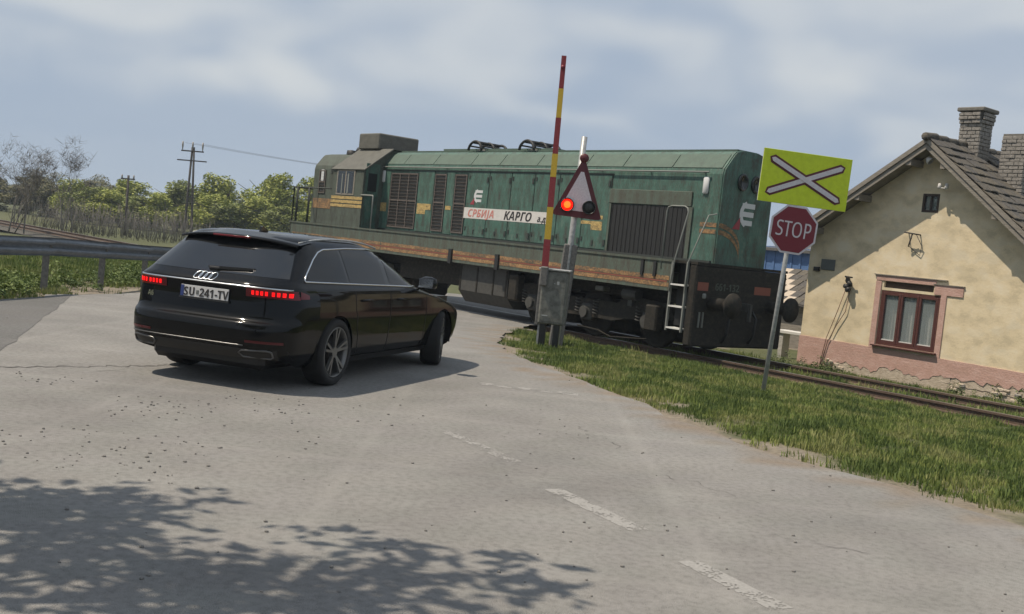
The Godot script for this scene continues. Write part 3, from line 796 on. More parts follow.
func bogie(parent: Node, cx: float) -> void:
	var st := S()
	for z in [1.03, -1.03]:
		var prof := PackedVector2Array([Vector2(-2.55, 0.66), Vector2(-2.4, 0.92), Vector2(-1.2, 0.98), Vector2(-0.9, 0.80), Vector2(0.9, 0.80), Vector2(1.2, 0.98), Vector2(2.4, 0.92), Vector2(2.55, 0.66), Vector2(2.2, 0.56), Vector2(1.2, 0.5), Vector2(0.8, 0.42), Vector2(-0.8, 0.42), Vector2(-1.2, 0.5), Vector2(-2.2, 0.56)])
		extrude(st, prof, Transform3D(Basis.IDENTITY, Vector3(cx, 0, z - 0.05)), 0.10)
	for x in [-2.45, -0.95, 0.95, 2.45]: bx(st, Vector3(cx + x, 0.66, 0), Vector3(0.2, 0.2, 1.98))
	var b := obj("bogie", st, M.under, parent)
	for i in 3:
		var x := cx + (i - 1) * 1.85
		st = S(true)
		for z in [0.75, -0.75]:
			lathe(st, [Vector2(0.02, -0.07), Vector2(0.40, -0.05), Vector2(0.43, -0.07), Vector2(0.508, -0.07), Vector2(0.508, 0.05), Vector2(0.43, 0.06), Vector2(0.40, 0.03), Vector2(0.02, 0.06)], Transform3D(Basis(Vector3.RIGHT, PI / 2 * signf(z)), Vector3(x, 0.508, z)), 28)
		cyl(st, Vector3(x, 0.508, -0.95), Vector3(x, 0.508, 0.95), 0.09, 10)
		obj("wheelset", st, M.under, b)
		for z in [1.0, -1.0]:
			st = S()
			bx(st, Vector3(x, 0.52, z), Vector3(0.34, 0.36, 0.26), Basis.IDENTITY, 0.04)
			cyl(st, Vector3(x, 0.52, z + 0.13 * signf(z)), Vector3(x, 0.52, z + 0.2 * signf(z)), 0.12, 14)
			obj("axle_box", st, M.under_grey, b)
		st = S(true)
		for z in [1.02, -1.02]:
			for dx in [-0.28, 0.28]:
				var pts := []
				for k in 41:
					var a := k * TAU * 5.0 / 40.0
					pts.append(Vector3(x + dx + cos(a) * 0.065, 0.50 + 0.32 * k / 40.0, z + 0.06 * signf(z) + sin(a) * 0.065))
				tube(st, pts, 0.014, 5)
		obj("coil_spring", st, M.under_grey, b)
	st = S()
	for dx in [-1.35, 1.35]:
		cyl(st, Vector3(cx + dx - 0.2, 1.02, 1.12), Vector3(cx + dx + 0.2, 1.02, 1.12), 0.12, 12)
		bx(st, Vector3(cx + dx, 0.88, 1.12), Vector3(0.12, 0.2, 0.08))
	obj("brake_cylinder", st, M.under_grey, b)
	st = S()
	for dx in [-0.7, 0.55]:
		bx(st, Vector3(cx + dx, 1.06, 1.2), Vector3(0.26, 0.10, 0.22), Basis.IDENTITY, 0.02)
	obj("oil_box", st, M.cab_roof, b)
	st = S(true)
	for mx in [-1.85, 0.0, 1.85]: bx(st, Vector3(cx + mx + 0.45, 0.5, 0), Vector3(0.9, 0.66, 1.2), Basis.IDENTITY, 0.08)
	obj("traction_motor", st, M.under, b)
	st = S(true)
	tube(st, [Vector3(cx - 0.2, 0.20, 1.12), Vector3(cx + 0.5, 0.18, 1.16), Vector3(cx + 0.9, 0.09, 1.18), Vector3(cx + 1.4, 0.13, 1.18), Vector3(cx + 1.9, 0.17, 1.14)], 0.014, 6)
	obj("sand_pipe", st, M.under, b)
func rail_line(parent: Node, called: String, pts: Array, r: float, m: Material) -> void:
	var st := S(true)
	tube(st, pts, r, 6)
	obj(called, st, m, parent)
func make_locomotive() -> void:
	var t := thing("diesel_locomotive", T(22.5, 0, RAIL_Y), "weathered green diesel locomotive with orange stripes rolling over the level crossing", "locomotive", "", -(PI / 2 - PHI))
	var st := S()
	# frame: side sills and floor
	bx(st, Vector3(-0.3, 1.485, 1.385), Vector3(16.2, 0.57, 0.03))
	bx(st, Vector3(-0.3, 1.485, -1.385), Vector3(16.2, 0.57, 0.03))
	bx(st, Vector3(-0.3, 1.40, 0), Vector3(16.2, 0.30, 1.9))
	bx(st, Vector3(-8.36, 1.3, 0), Vector3(0.08, 0.9, 2.8))
	var fr := obj("frame", st, M.green_dirty, t)
	st = S()
	for v in [[-8.2, -3.0], [-2.95, 0.28], [0.44, 2.18], [2.34, 7.75]]:
		bx(st, Vector3((v[0] + v[1]) / 2, 1.445, 1.4025), Vector3(v[1] - v[0], 0.085, 0.005))
		bx(st, Vector3((v[0] + v[1]) / 2, 1.315, 1.4025), Vector3(v[1] - v[0], 0.085, 0.005))
	obj("stripe", st, M.orange, fr)
	st = S()
	bx(st, Vector3(-0.25, 1.38, 1.402), Vector3(15.9, 0.028, 0.004))
	obj("pinstripe", st, M.red_line, fr)
	st = S()
	for x in [0.36, 2.26]:
		st = S(); bx(st, Vector3(x, 1.34, 1.42), Vector3(0.13, 0.36, 0.05))
		obj("jacking_pad", st, M.black, fr)
	for x in [7.0, 7.35]:
		st = S(); bx(st, Vector3(x, 1.60, 1.415), Vector3(0.07, 0.3, 0.03))
		obj("rail_socket", st, M.black, fr)
	st = S()
	bx(st, Vector3(-0.2, 1.09, 0), Vector3(15.8, 0.30, 1.72), Basis.IDENTITY, 0.03)
	obj("underframe", st, M.under, fr)
	st = S()
	bx(st, Vector3(-0.3, 1.79, 0), Vector3(16.2, 0.045, 2.84))
	obj("deck", st, M.green_dirty, t)
	# long hood
	st = S(false)
	sweep_x(st, hood_prof(0.9, 1.81), -4.2, 8.40)
	var hood := obj("long_hood", st, M.green, t)
	st = S()
	for s in [1.0, -1.0]:
		var x := -4.15
		var n := 0
		while x < 8.2:
			var w := minf(1.18 + 0.25 * (n % 3), 8.36 - x)
			var a := Vector3(x + 0.012, 3.665, 0.872 * s); var c := Vector3(x + w - 0.012, 3.955, 0.607 * s)
			var nn := Vector3(0, 0.27, 0.29 * s).normalized() * 0.012
			var q := [Vector3(a.x, a.y, a.z), Vector3(c.x, a.y, a.z), Vector3(c.x, c.y, c.z), Vector3(a.x, c.y, c.z)]
			var o := []
			for v in q: o.append(v + nn)
			var ctr := Vector3((a.x + c.x) / 2, 3.5, 0)
			poly(st, o, ctr)
			for k in 4: poly(st, [q[k], q[(k + 1) % 4], o[(k + 1) % 4], o[k]], (q[0] + q[2]) / 2)
			x += w; n += 1
	obj("roof_panel", st, M.green_roof, hood)
	st = S()
	bx(st, Vector3(2.1, 4.075, 0), Vector3(12.4, 0.03, 0.7))
	bx(st, Vector3(0.4, 4.12, 0), Vector3(4.6, 0.06, 0.5))
	obj("roof_walk", st, M.green_roof, hood)
	# doors along the hood
	var doors := [[0.16, 1.02], [1.04, 1.90], [1.92, 2.78], [2.80, 3.66], [3.68, 4.52], [4.54, 5.36]]
	for d in doors:
		st = S()
		bx(st, Vector3((d[0] + d[1]) / 2, 2.68, 0.912), Vector3(d[1] - d[0], 1.62, 0.024), Basis.IDENTITY, 0.01)
		var door := obj("door", st, M.green, hood)
		st = S()
		for y in [2.02, 3.30]:
			st = S()
			bx(st, Vector3(d[1] - 0.05, y, 0.932), Vector3(0.06, 0.13, 0.02))
			bx(st, Vector3(d[0] + 0.05, y + 0.05, 0.93), Vector3(0.04, 0.09, 0.016))
			obj("latch", st, M.latch, door)
		st = S(); bx(st, Vector3(d[0] + 0.40, 2.0, 0.93), Vector3(0.05, 0.10, 0.016))
		obj("handle", st, M.latch, door)
		st = S()
		bx(st, Vector3(d[1] + 0.01, 2.68, 0.9), Vector3(0.022, 1.62, 0.012))
		obj("seam", st, M.black, door)
	for v in [[-4.1, -3.52], [-2.10, -1.36], [-0.78, -0.44]]:
		st = S()
		bx(st, Vector3((v[0] + v[1]) / 2, 2.68, 0.911), Vector3(v[1] - v[0], 1.62, 0.022), Basis.IDENTITY, 0.008)
		obj("side_panel", st, M.green, hood)
	louvre_panel(hood, "louvre", -3.48, -2.14, 1.92, 3.42, 0.905, 3)
	louvre_panel(hood, "louvre", -1.32, -0.81, 1.92, 3.42, 0.905, 1)
	louvre_panel(hood, "louvre", -0.41, 0.10, 1.92, 3.42, 0.905, 1)
	st = S()
	bx(st, Vector3(2.1, 1.835, 0.93), Vector3(12.5, 0.05, 0.06))
	obj("foot_ledge", st, M.latch, hood)
	st = S()
	bx(st, Vector3(0.65, 3.50, 0.915), Vector3(9.5, 0.035, 0.03))
	obj("door_header", st, M.latch, hood)
	# yellow patches left of old stripes
	st = S()
	for v in [[-4.05, -3.62, 2.34, 2.58], [-2.06, -1.42, 2.46, 2.62], [-2.06, -1.66, 2.34, 2.46], [-0.74, -0.50, 2.50, 2.60], [4.44, 5.20, 2.52, 2.60], [4.52, 5.20, 2.40, 2.47], [4.85, 5.20, 2.28, 2.40], [4.62, 4.98, 2.62, 2.68]]:
		bx(st, Vector3((v[0] + v[1]) / 2, (v[2] + v[3]) / 2, 0.925), Vector3(v[1] - v[0], v[3] - v[2], 0.006))
	obj("stripe_patch", st, M.yellow_patch, hood)
	st = S()
	bx(st, Vector3(1.76, 2.46, 0.9265), Vector3(3.32, 0.27, 0.005))
	var ban := obj("name_banner", st, M.banner, hood)
	text(ban, "lettering", "СРБИЈА", 0.19, Vector3(0.82, 2.46, 0.932), M.decal_pink, 0.004, 0.22, Basis.IDENTITY, "Droid Sans", 700, 1.15)
	text(ban, "lettering", "КАРГО", 0.21, Vector3(2.28, 2.455, 0.932), M.decal_black, 0.004, 0.24, Basis.IDENTITY, "Droid Sans", 700, 1.15)
	text(ban, "lettering", "а.д.", 0.15, Vector3(3.20, 2.43, 0.932), M.decal_black, 0.004, 0.2)
	emblem(hood, Transform3D(Basis.IDENTITY, Vector3(0.62, 2.86, 0.926)), 0.42)
	# radiator opening
	st = S()
	bx(st, Vector3(6.52, 3.04, 0.918), Vector3(2.36, 0.30, 0.036), Basis.IDENTITY, 0.008)
	bx(st, Vector3(5.40, 2.36, 0.918), Vector3(0.06, 1.04, 0.034))
	bx(st, Vector3(7.70, 2.36, 0.918), Vector3(0.10, 1.04, 0.034))
	var rad := obj("radiator_frame", st, M.green_dirty, hood)
	st = S()
	bx(st, Vector3(6.54, 2.36, 0.904), Vector3(2.22, 1.04, 0.01))
	obj("radiator_core", st, M.black, rad)
	st = S()
	for i in 18: bx(st, Vector3(5.46 + i * 0.125, 2.36, 0.914), Vector3(0.014, 1.04, 0.012))
	bx(st, Vector3(6.45, 2.36, 0.916), Vector3(0.06, 1.04, 0.014))
	var fins := obj("radiator_fins", st, M.black, rad)
	fins.set_meta("kind", "stuff")
	# hood-end lamp, rails
	st = S(true)
	for x in [8.02, -3.88]: bx(st, Vector3(x, 3.32, 0.92), Vector3(0.15, 0.34, 0.06), Basis.IDENTITY, 0.03)
	obj("marker_lamp", st, M.decal_white, hood)
	rail_line(hood, "grab_rail", [Vector3(-4.0, 3.58, 0.97), Vector3(8.1, 3.58, 0.97)], 0.018, M.handrail)
	st = S()
	for i in 9: bx(st, Vector3(-3.8 + i * 1.47, 3.58, 0.935), Vector3(0.03, 0.03, 0.07))
	obj("rail_bracket", st, M.latch, hood)
	hood.scale = Vector3(1.01, 1, 0.844); hood.position.x = -0.24
	# end face of the hood
	st = S()
	sweep_x(st, hood_prof(0.885, 1.81, 0.012), 8.40, 8.43)
	var ef := obj("end_face", st, M.green, t)
	var er := Basis(Vector3(0, 0, -1), Vector3(0, 1, 0), Vector3(1, 0, 0))
	emblem(ef, Transform3D(er, Vector3(8.432, 2.80, -0.02)), 0.62)
	st = S()
	for k in 2:
		var prev := []
		for i in 13:
			var f := i / 12.0
			var z := 0.885 - 0.80 * sin(f * PI * 0.5); var y := 2.56 - 0.13 * k - 0.50 * (1.0 - cos(f * PI * 0.5))
			var cur := [Vector3(8.437, y + 0.045, z), Vector3(8.437, y - 0.045, z)]
			if i > 0: poly(st, [prev[0], cur[0], cur[1], prev[1]], Vector3(7, 2, 0))
			prev = cur
	obj("stripe", st, M.orange, ef)
	st = S()
	for k in 2: bx(st, Vector3(8.17, 2.56 - 0.13 * k, 0.904), Vector3(0.42, 0.085, 0.006))
	obj("stripe_patch", st, M.orange, ef)
	st = S(true)
	for z in [0.24, -0.24]: lathe(st, [Vector2(0.17, 0), Vector2(0.17, 0.04), Vector2(0.13, 0.045), Vector2(0.12, 0.02), Vector2(0.0, 0.01)], Transform3D(Basis(Vector3(0, 1, 0), Vector3(1, 0, 0), Vector3(0, 0, 1)), Vector3(8.43, 3.45, z)), 20)
	obj("headlight", st, M.loco_glass, ef)
	ef.scale.z = 0.844; ef.position.x = -0.156
	# pilot, buffers, coupler
	st = S()
	bx(st, Vector3(8.31, 0.98, 0), Vector3(0.20, 1.56, 2.72), Basis.IDENTITY, 0.03)
	bx(st, Vector3(8.10, 1.79, 0), Vector3(0.62, 0.05, 2.72))
	var pil := obj("pilot", st, M.under, t)
	st = S()
	bx(st, Vector3(8.412, 1.36, -0.62), Vector3(0.006, 0.16, 0.5)); bx(st, Vector3(8.412, 1.36, 1.15), Vector3(0.006, 0.16, 0.3))
	obj("stripe", st, M.red_line, pil)
	text(pil, "number", "661-132", 0.14, Vector3(8.413, 1.37, 0.45), M.cab_grey, 0.004, 0.0, er)
	for z in [0.875, -0.875]:
		st = S(true)
		lathe(st, [Vector2(0.0, 0), Vector2(0.12, 0), Vector2(0.12, 0.34), Vector2(0.09, 0.34), Vector2(0.09, 0.52), Vector2(0.245, 0.53), Vector2(0.245, 0.57), Vector2(0.0, 0.60)], Transform3D(Basis(Vector3(0, 1, 0), Vector3(1, 0, 0), Vector3(0, 0, 1)), Vector3(8.40, 1.05, z)), 24)
		obj("buffer", st, M.under, pil)
	st = S()
	bx(st, Vector3(8.5, 1.02, 0), Vector3(0.24, 0.16, 0.1)); bx(st, Vector3(8.66, 0.92, 0), Vector3(0.06, 0.34, 0.06))
	obj("coupler", st, M.under_grey, pil)
	st = S(true)
	for z in [0.45, -0.35]: tube(st, [Vector3(8.42, 0.95, z), Vector3(8.55, 0.8, z), Vector3(8.52, 0.45, z), Vector3(8.43, 0.3, z)], 0.03, 6)
	obj("brake_hose", st, M.black, pil)
	st = S()
	bx(st, Vector3(8.42, 0.72, 1.18), Vector3(0.03, 0.3, 0.03)); bx(st, Vector3(8.42, 0.72, 1.08), Vector3(0.03, 0.3, 0.03)); bx(st, Vector3(8.44, 1.18, 1.12), Vector3(0.05, 0.1, 0.1), Basis.IDENTITY, 0.02)
	obj("pilot_fitting", st, M.handrail, pil)
	# steps at the corner
	st = S()
	for x in [7.80, 8.19]: bx(st, Vector3(x, 1.12, 1.39), Vector3(0.03, 1.36, 0.05))
	var stp := obj("step_ladder", st, M.handrail, t)
	for y in [0.50, 0.92, 1.34]:
		st = S()
		bx(st, Vector3(7.995, y, 1.30), Vector3(0.36, 0.03, 0.24))
		obj("tread", st, M.tread, stp)
	st = S()
	bx(st, Vector3(7.98, 1.15, 1.15), Vector3(0.42, 1.2, 0.02))
	obj("step_back", st, M.black, stp)
	rail_line(t, "handrail", [Vector3(7.50, 1.62, 1.40), Vector3(7.50, 2.74, 1.40), Vector3(7.53, 2.82, 1.40), Vector3(7.62, 2.85, 1.40), Vector3(7.95, 2.85, 1.40), Vector3(8.03, 2.82, 1.40), Vector3(8.06, 2.74, 1.40), Vector3(7.84, 1.80, 1.40), Vector3(7.80, 1.2, 1.41)], 0.016, M.handrail)
	rail_line(t, "handrail", [Vector3(8.20, 1.2, 1.41), Vector3(8.20, 1.80, 1.40), Vector3(8.36, 2.72, 1.15), Vector3(8.38, 2.76, 0.95)], 0.014, M.handrail)
	# cab
	st = S()
	sweep_x(st, [Vector2(1.40, 1.81), Vector2(1.40, 3.44), Vector2(0.58, 4.08), Vector2(-0.58, 4.08), Vector2(-1.40, 3.44), Vector2(-1.40, 1.81)], -5.95, -4.2)
	var cab := obj("cab", st, M.cab_grey, t)
	st = S()
	for s in [1.0, -1.0]:
		var a := Vector2(1.44, 3.43); var b := Vector2(0.56, 4.115); var nn := Vector2(0.02, 0.026)
		sweep_x(st, [Vector2(a.x * s, a.y), Vector2(b.x * s, b.y), Vector2((b.x - nn.x) * s, b.y - 0.03), Vector2((a.x - 0.02) * s, a.y - 0.03)], -6.02, -4.13)
	bx(st, Vector3(-5.075, 4.105, 0), Vector3(1.89, 0.03, 1.12))
	obj("cab_roof", st, M.cab_roof, cab)
	st = S()
	bx(st, Vector3(-5.18, 3.06, 1.402), Vector3(1.02, 0.72, 0.02))
	var win := obj("window", st, M.wood_grey, cab)
	for x in [-5.42, -4.94]:
		st = S()
		bx(st, Vector3(x, 3.06, 1.41), Vector3(0.41, 0.62, 0.016))
		obj("pane", st, M.loco_glass, win)
	st = S()
	bx(st, Vector3(-5.36, 3.02, 1.42), Vector3(0.05, 0.56, 0.006)); bx(st, Vector3(-5.02, 3.02, 1.42), Vector3(0.07, 0.56, 0.006))
	obj("mullion", st, M.handrail, win)
	st = S()
	for k in 3: bx(st, Vector3(-5.06, 2.62 - 0.115 * k, 1.404), Vector3(1.76, 0.085, 0.008))
	obj("stripe", st, M.yellow_patch, cab)
	st = S()
	bx(st, Vector3(-4.195, 2.72, 1.12), Vector3(0.01, 1.8, 0.44))
	var cd := obj("cab_door", st, M.green, cab)
	st = S(); bx(st, Vector3(-4.186, 3.1, 1.12), Vector3(0.012, 0.5, 0.28))
	obj("pane", st, M.loco_glass, cd)
	rail_line(t, "handrail", [Vector3(-4.25, 2.72, 1.40), Vector3(-3.62, 2.72, 1.40), Vector3(-3.60, 2.68, 1.40), Vector3(-3.60, 1.75, 1.40)], 0.022, M.handrail)
	st = S()
	bx(st, Vector3(-5.35, 4.33, 0), Vector3(1.15, 0.46, 1.35), Basis.IDENTITY, 0.03)
	obj("roof_housing", st, M.cab_roof, cab)
	# short hood
	st = S()
	sweep_x(st, hood_prof(0.9, 1.81, 0.06), -8.32, -5.95)
	var sh := obj("short_hood", st, M.cab_grey, t)
	louvre_panel(sh, "louvre", -7.95, -7.55, 2.75, 3.45, 0.905, 1)
	st = S()
	for x in [-7.95, -6.72]: bx(st, Vector3(x, 2.6, 0.906), Vector3(0.02, 1.5, 0.014))
	bx(st, Vector3(-7.2, 3.42, 0.908), Vector3(0.10, 0.10, 0.02))
	obj("seam", st, M.latch, sh)
	st = S()
	bx(st, Vector3(-7.3, 2.44, 0.905), Vector3(1.9, 0.3, 0.008))
	obj("stripe_patch", st, M.orange, sh)
	st = S()
	bx(st, Vector3(-7.75, 3.30, 0.918), Vector3(0.16, 0.34, 0.02))
	obj("marker_lamp", st, M.decal_white, sh)
	st = S(true)
	lathe(st, [Vector2(0, 0.22), Vector2(0.18, 0.2), Vector2(0.24, 0.1), Vector2(0.22, 0.0)], Transform3D(Basis.IDENTITY, Vector3(-6.45, 4.0, 0.25)), 18)
	lathe(st, [Vector2(0, 0.14), Vector2(0.16, 0.12), Vector2(0.18, 0.0)], Transform3D(Basis.IDENTITY, Vector3(-7.1, 4.0, 0.25)), 18)
	obj("roof_vent", st, M.black, sh)
	st = S(true)
	tube(st, [Vector3(-8.34, 1.0, 1.38), Vector3(-8.34, 2.86, 1.38), Vector3(-7.4, 2.86, 1.38), Vector3(-6.0, 2.86, 1.38)], 0.022, 6)
	for x in [-8.1, -7.35]: tube(st, [Vector3(x, 1.8, 1.38), Vector3(x, 2.86, 1.38)], 0.035, 6)
	tube(st, [Vector3(-8.36, 2.86, 1.38), Vector3(-8.36, 2.86, -1.38), Vector3(-8.36, 1.8, -1.38)], 0.022, 6)
	obj("handrail", st, M.latch, t)
	sh.scale.z = 0.844
	# roof fans
	for x in [-0.44, 1.68]:
		st = S(true)
		for z in [0.42, 0.0, -0.42]:
			var pts := []
			for k in 13: pts.append(Vector3(x + cos(PI * k / 12.0) * 0.28, 4.08 + sin(PI * k / 12.0) * 0.23, z))
			tube(st, pts, 0.035, 6)
		for k in 5:
			var a := PI * (k + 1) / 6.0
			tube(st, [Vector3(x + cos(a) * 0.28, 4.08 + sin(a) * 0.23, 0.42), Vector3(x + cos(a) * 0.28, 4.08 + sin(a) * 0.23, -0.42)], 0.022, 5)
		lathe(st, [Vector2(0.0, 0.05), Vector2(0.10, 0.05), Vector2(0.26, 0.04), Vector2(0.28, 0.0)], Transform3D(Basis.IDENTITY, Vector3(x, 4.09, 0)), 18)
		obj("fan_guard", st, M.black, t)
	# tank and gear under the frame
	st = S()
	sweep_x(st, [Vector2(1.22, 1.2), Vector2(1.22, 0.55), Vector2(0.98, 0.27), Vector2(-0.98, 0.27), Vector2(-1.22, 0.55), Vector2(-1.22, 1.2)], 0.57, 2.50)
	var tank := obj("fuel_tank", st, M.under_grey, t)
	st = S()
	for x in [0.62, 1.3, 1.95, 2.45]: bx(st, Vector3(x, 0.85, 1.225), Vector3(0.05, 0.62, 0.02))
	obj("tank_strap", st, M.under, tank)
	st = S()
	sweep_x(st, [Vector2(1.0, 1.2), Vector2(1.0, 0.62), Vector2(-1.0, 0.62), Vector2(-1.0, 1.2)], -2.5, 0.5)
	obj("battery_box", st, M.under, t)
	st = S()
	bx(st, Vector3(2.78, 0.80, 1.18), Vector3(0.34, 0.62, 0.24), Basis.IDENTITY, 0.04)
	obj("air_reservoir", st, M.under, t)
	st = S()
	bx(st, Vector3(7.28, 0.62, 1.22), Vector3(0.34, 0.52, 0.22), Basis.IDENTITY, 0.03)
	obj("sand_box", st, M.under, t)
	bogie(t, 5.15); bogie(t, -5.15)

# ---------------------------------------------------------------- car (x to its right, forward = -z; zf is the distance forward of the rear bumper)
const CAR_TAB := [[.20, .17, 4.70, .82], [.26, .08, 4.80, .885], [.36, .025, 4.88, .92], [.48, .0, 4.92, .935], [.58, .0, 4.93, .94], [.635, .02, 4.92, .943], [.665, .075, 4.90, .945], [.70, .09, 4.86, .945], [.76, .095, 4.72, .943], [.82, .10, 4.50, .94], [.88, .102, 4.2, .934], [.94, .095, 3.85, .922], [.985, .085, 3.62, .908], [1.0054, .10, 3.54, .893], [1.0326, .145, 3.46, .872], [1.0759, .205, 3.36, .85], [1.1302, .265, 3.25, .825], [1.217, .36, 3.05, .785], [1.3038, .45, 2.85, .742], [1.3798, .535, 2.65, .70], [1.4231, .585, 2.52, .665], [1.4557, .64, 2.40, .625], [1.4774, .78, 2.28, .57], [1.4937, 1.05, 2.12, .48], [1.5024, 1.35, 1.98, .36], [1.5067, 1.6, 1.8, .12]]
const ARCH_R := 0.385
const AX_R := 1.10
const AX_F := 4.02
func ctab(y: float, k: int) -> float:
	if y <= CAR_TAB[0][0]: return CAR_TAB[0][k]
	for i in CAR_TAB.size() - 1:
		if y <= CAR_TAB[i + 1][0]: return lerpf(CAR_TAB[i][k], CAR_TAB[i + 1][k], (y - CAR_TAB[i][0]) / (CAR_TAB[i + 1][0] - CAR_TAB[i][0]))
	return CAR_TAB[-1][k]
func c_lr(y: float) -> float:
	if y < 0.9: return 0.70 - ctab(y, 1)
	return lerpf(0.60, 0.38, ss(0.9, 1.15, y))
func c_lf(y: float) -> float:
	return 0.50 if y < 0.7 else lerpf(0.5, 0.62, ss(0.7, 1.0, y))
func c_nr(y: float) -> float: return lerpf(4.2, 3.4, ss(0.9, 1.3, y))
func c_width(y: float, z: float) -> float:     # half width of the body at height y and station z
	var zr := ctab(y, 1); var zf := ctab(y, 2); var w := ctab(y, 3)
	var g := 1.0
	var lr := c_lr(y); var lf := minf(c_lf(y), (zf - zr) * 0.5)
	if z < zr + lr:
		var n := c_nr(y); var k := clampf(1.0 - (z - zr) / lr, 0, 1)
		g *= pow(1.0 - pow(k, n), 1.0 / n)
	if z > zf - lf:
		var k2 := clampf(1.0 - (zf - z) / lf, 0, 1)
		g *= pow(1.0 - pow(k2, 2.4), 1.0 / 2.4)
	return w * g * (1.0 - 0.03 * ss(1.4, 0.4, z))
func c_rear(x: float, y: float) -> float:      # station of the rear surface at x, y
	var w := ctab(y, 3) * 0.97; var n := c_nr(y)
	var r := clampf(absf(x) / w, 0, 0.999)
	return ctab(y, 1) + c_lr(y) * (1.0 - pow(1.0 - pow(r, n), 1.0 / n))
func CP(x: float, y: float, z: float) -> Vector3: return Vector3(x, y, -z)
func arch_y(z: float) -> float:
	var y := 0.20 + 0.10 * ss(0.60, 0.1, z)
	for a in [AX_R, AX_F]:
		if absf(z - a) < ARCH_R: y = maxf(y, 0.335 + sqrt(ARCH_R * ARCH_R - (z - a) * (z - a)))
	return y
func car_body() -> Array:          # the body is cut into a front and rear material-less shell: one mesh
	var zs := []                   # stations of the flanks, dense round the wheel arches
	var z := 0.70
	while z < 4.4201:
		zs.append(z)
		var near := minf(absf(absf(z - AX_R) - ARCH_R), absf(absf(z - AX_F) - ARCH_R))
		z += 0.006 if near < 0.02 else (0.02 if near < 0.1 else 0.04)
	zs.append(4.42)
	var ys := []
	for i in CAR_TAB.size() - 1:
		var a: float = CAR_TAB[i][0]; var b: float = CAR_TAB[i + 1][0]
		var n := maxi(1, int(round((b - a) / 0.022)))
		for k in n: ys.append(lerpf(a, b, float(k) / n))
	ys.append(CAR_TAB[-1][0])
	return [zs, ys]
func car_col(y: float, kind: int, t: float) -> Vector3:      # a point of the right half outline at height y: kind 0 rear corner, 1 flank, 2 front corner
	var zr := ctab(y, 1); var zf := ctab(y, 2); var lr := c_lr(y); var lf := minf(c_lf(y), (zf - zr) * 0.5)
	var z: float; var x: float
	if kind == 0:
		var n := c_nr(y)
		var a := t * PI / 2
		x = ctab(y, 3) * 0.97 * pow(sin(a), 2.0 / n)
		z = zr + lr * (1.0 - pow(cos(a), 2.0 / n))
		x *= (1.0 + 0.03 * ss(0.4, 1.4, z))
	elif kind == 1:
		z = lerpf(zr + lr, zf - lf, (t - 0.70) / 3.72)
		if y < 0.70: z = t
		elif y < 0.95: z = lerpf(t, z, ss(0.70, 0.95, y))
		x = c_width(y, z)
	else:
		var a := t * PI / 2
		x = ctab(y, 3) * pow(cos(a), 2.0 / 2.4)
		z = (zf - lf) + lf * pow(sin(a), 2.0 / 2.4)
	return Vector3(x, y, z)
func flank_patch(st: SurfaceTool, zs: Array, lo: Callable, hi: Callable, rows: int, off: float, side: float) -> void:
	var P := []
	for z in zs:
		var c := []
		for j in rows + 1:
			var y: float = lerpf(lo.call(z), hi.call(z), float(j) / rows)
			c.append(CP((c_width(y, z) + off) * side, y, z))
		P.append(c)
	for i in zs.size() - 1:
		for j in rows:
			if side > 0: quad(st, P[i][j], P[i + 1][j], P[i + 1][j + 1], P[i][j + 1])
			else: quad(st, P[i + 1][j], P[i][j], P[i][j + 1], P[i + 1][j + 1])
func rear_patch(st: SurfaceTool, x0: Callable, x1: Callable, y0: float, y1: float, nx: int, ny: int, off: float) -> void:
	grid(st, func(a, b):
		var y: float = lerpf(y0, y1, b)
		var x: float = lerpf(x0.call(y), x1.call(y), a)
		return CP(x, y, c_rear(x, y) - off), nx, ny)
func steps(a: float, b: float, d: float) -> Array:
	var r := []
	var n := maxi(1, int(ceil((b - a) / d)))
	for i in n + 1: r.append(lerpf(a, b, float(i) / n))
	return r
func dlo_top(z: float) -> float:
	var pts := [[0.50, 1.07], [0.56, 1.1248], [0.78, 1.2712], [0.92, 1.3418], [1.05, 1.3743], [1.6, 1.3993], [2.1, 1.4047], [2.4, 1.3819], [2.65, 1.3255], [2.9, 1.2409], [3.15, 1.1302], [3.38, 1.015]]
	for i in pts.size() - 1:
		if z <= pts[i + 1][0]: return lerpf(pts[i][1], pts[i + 1][1], clampf((z - pts[i][0]) / (pts[i + 1][0] - pts[i][0]), 0, 1))
	return 1.015
func dlo_bot(z: float) -> float: return 1.06 - 0.06 * (clampf(z, 0.4, 3.4) - 0.4) / 3.0
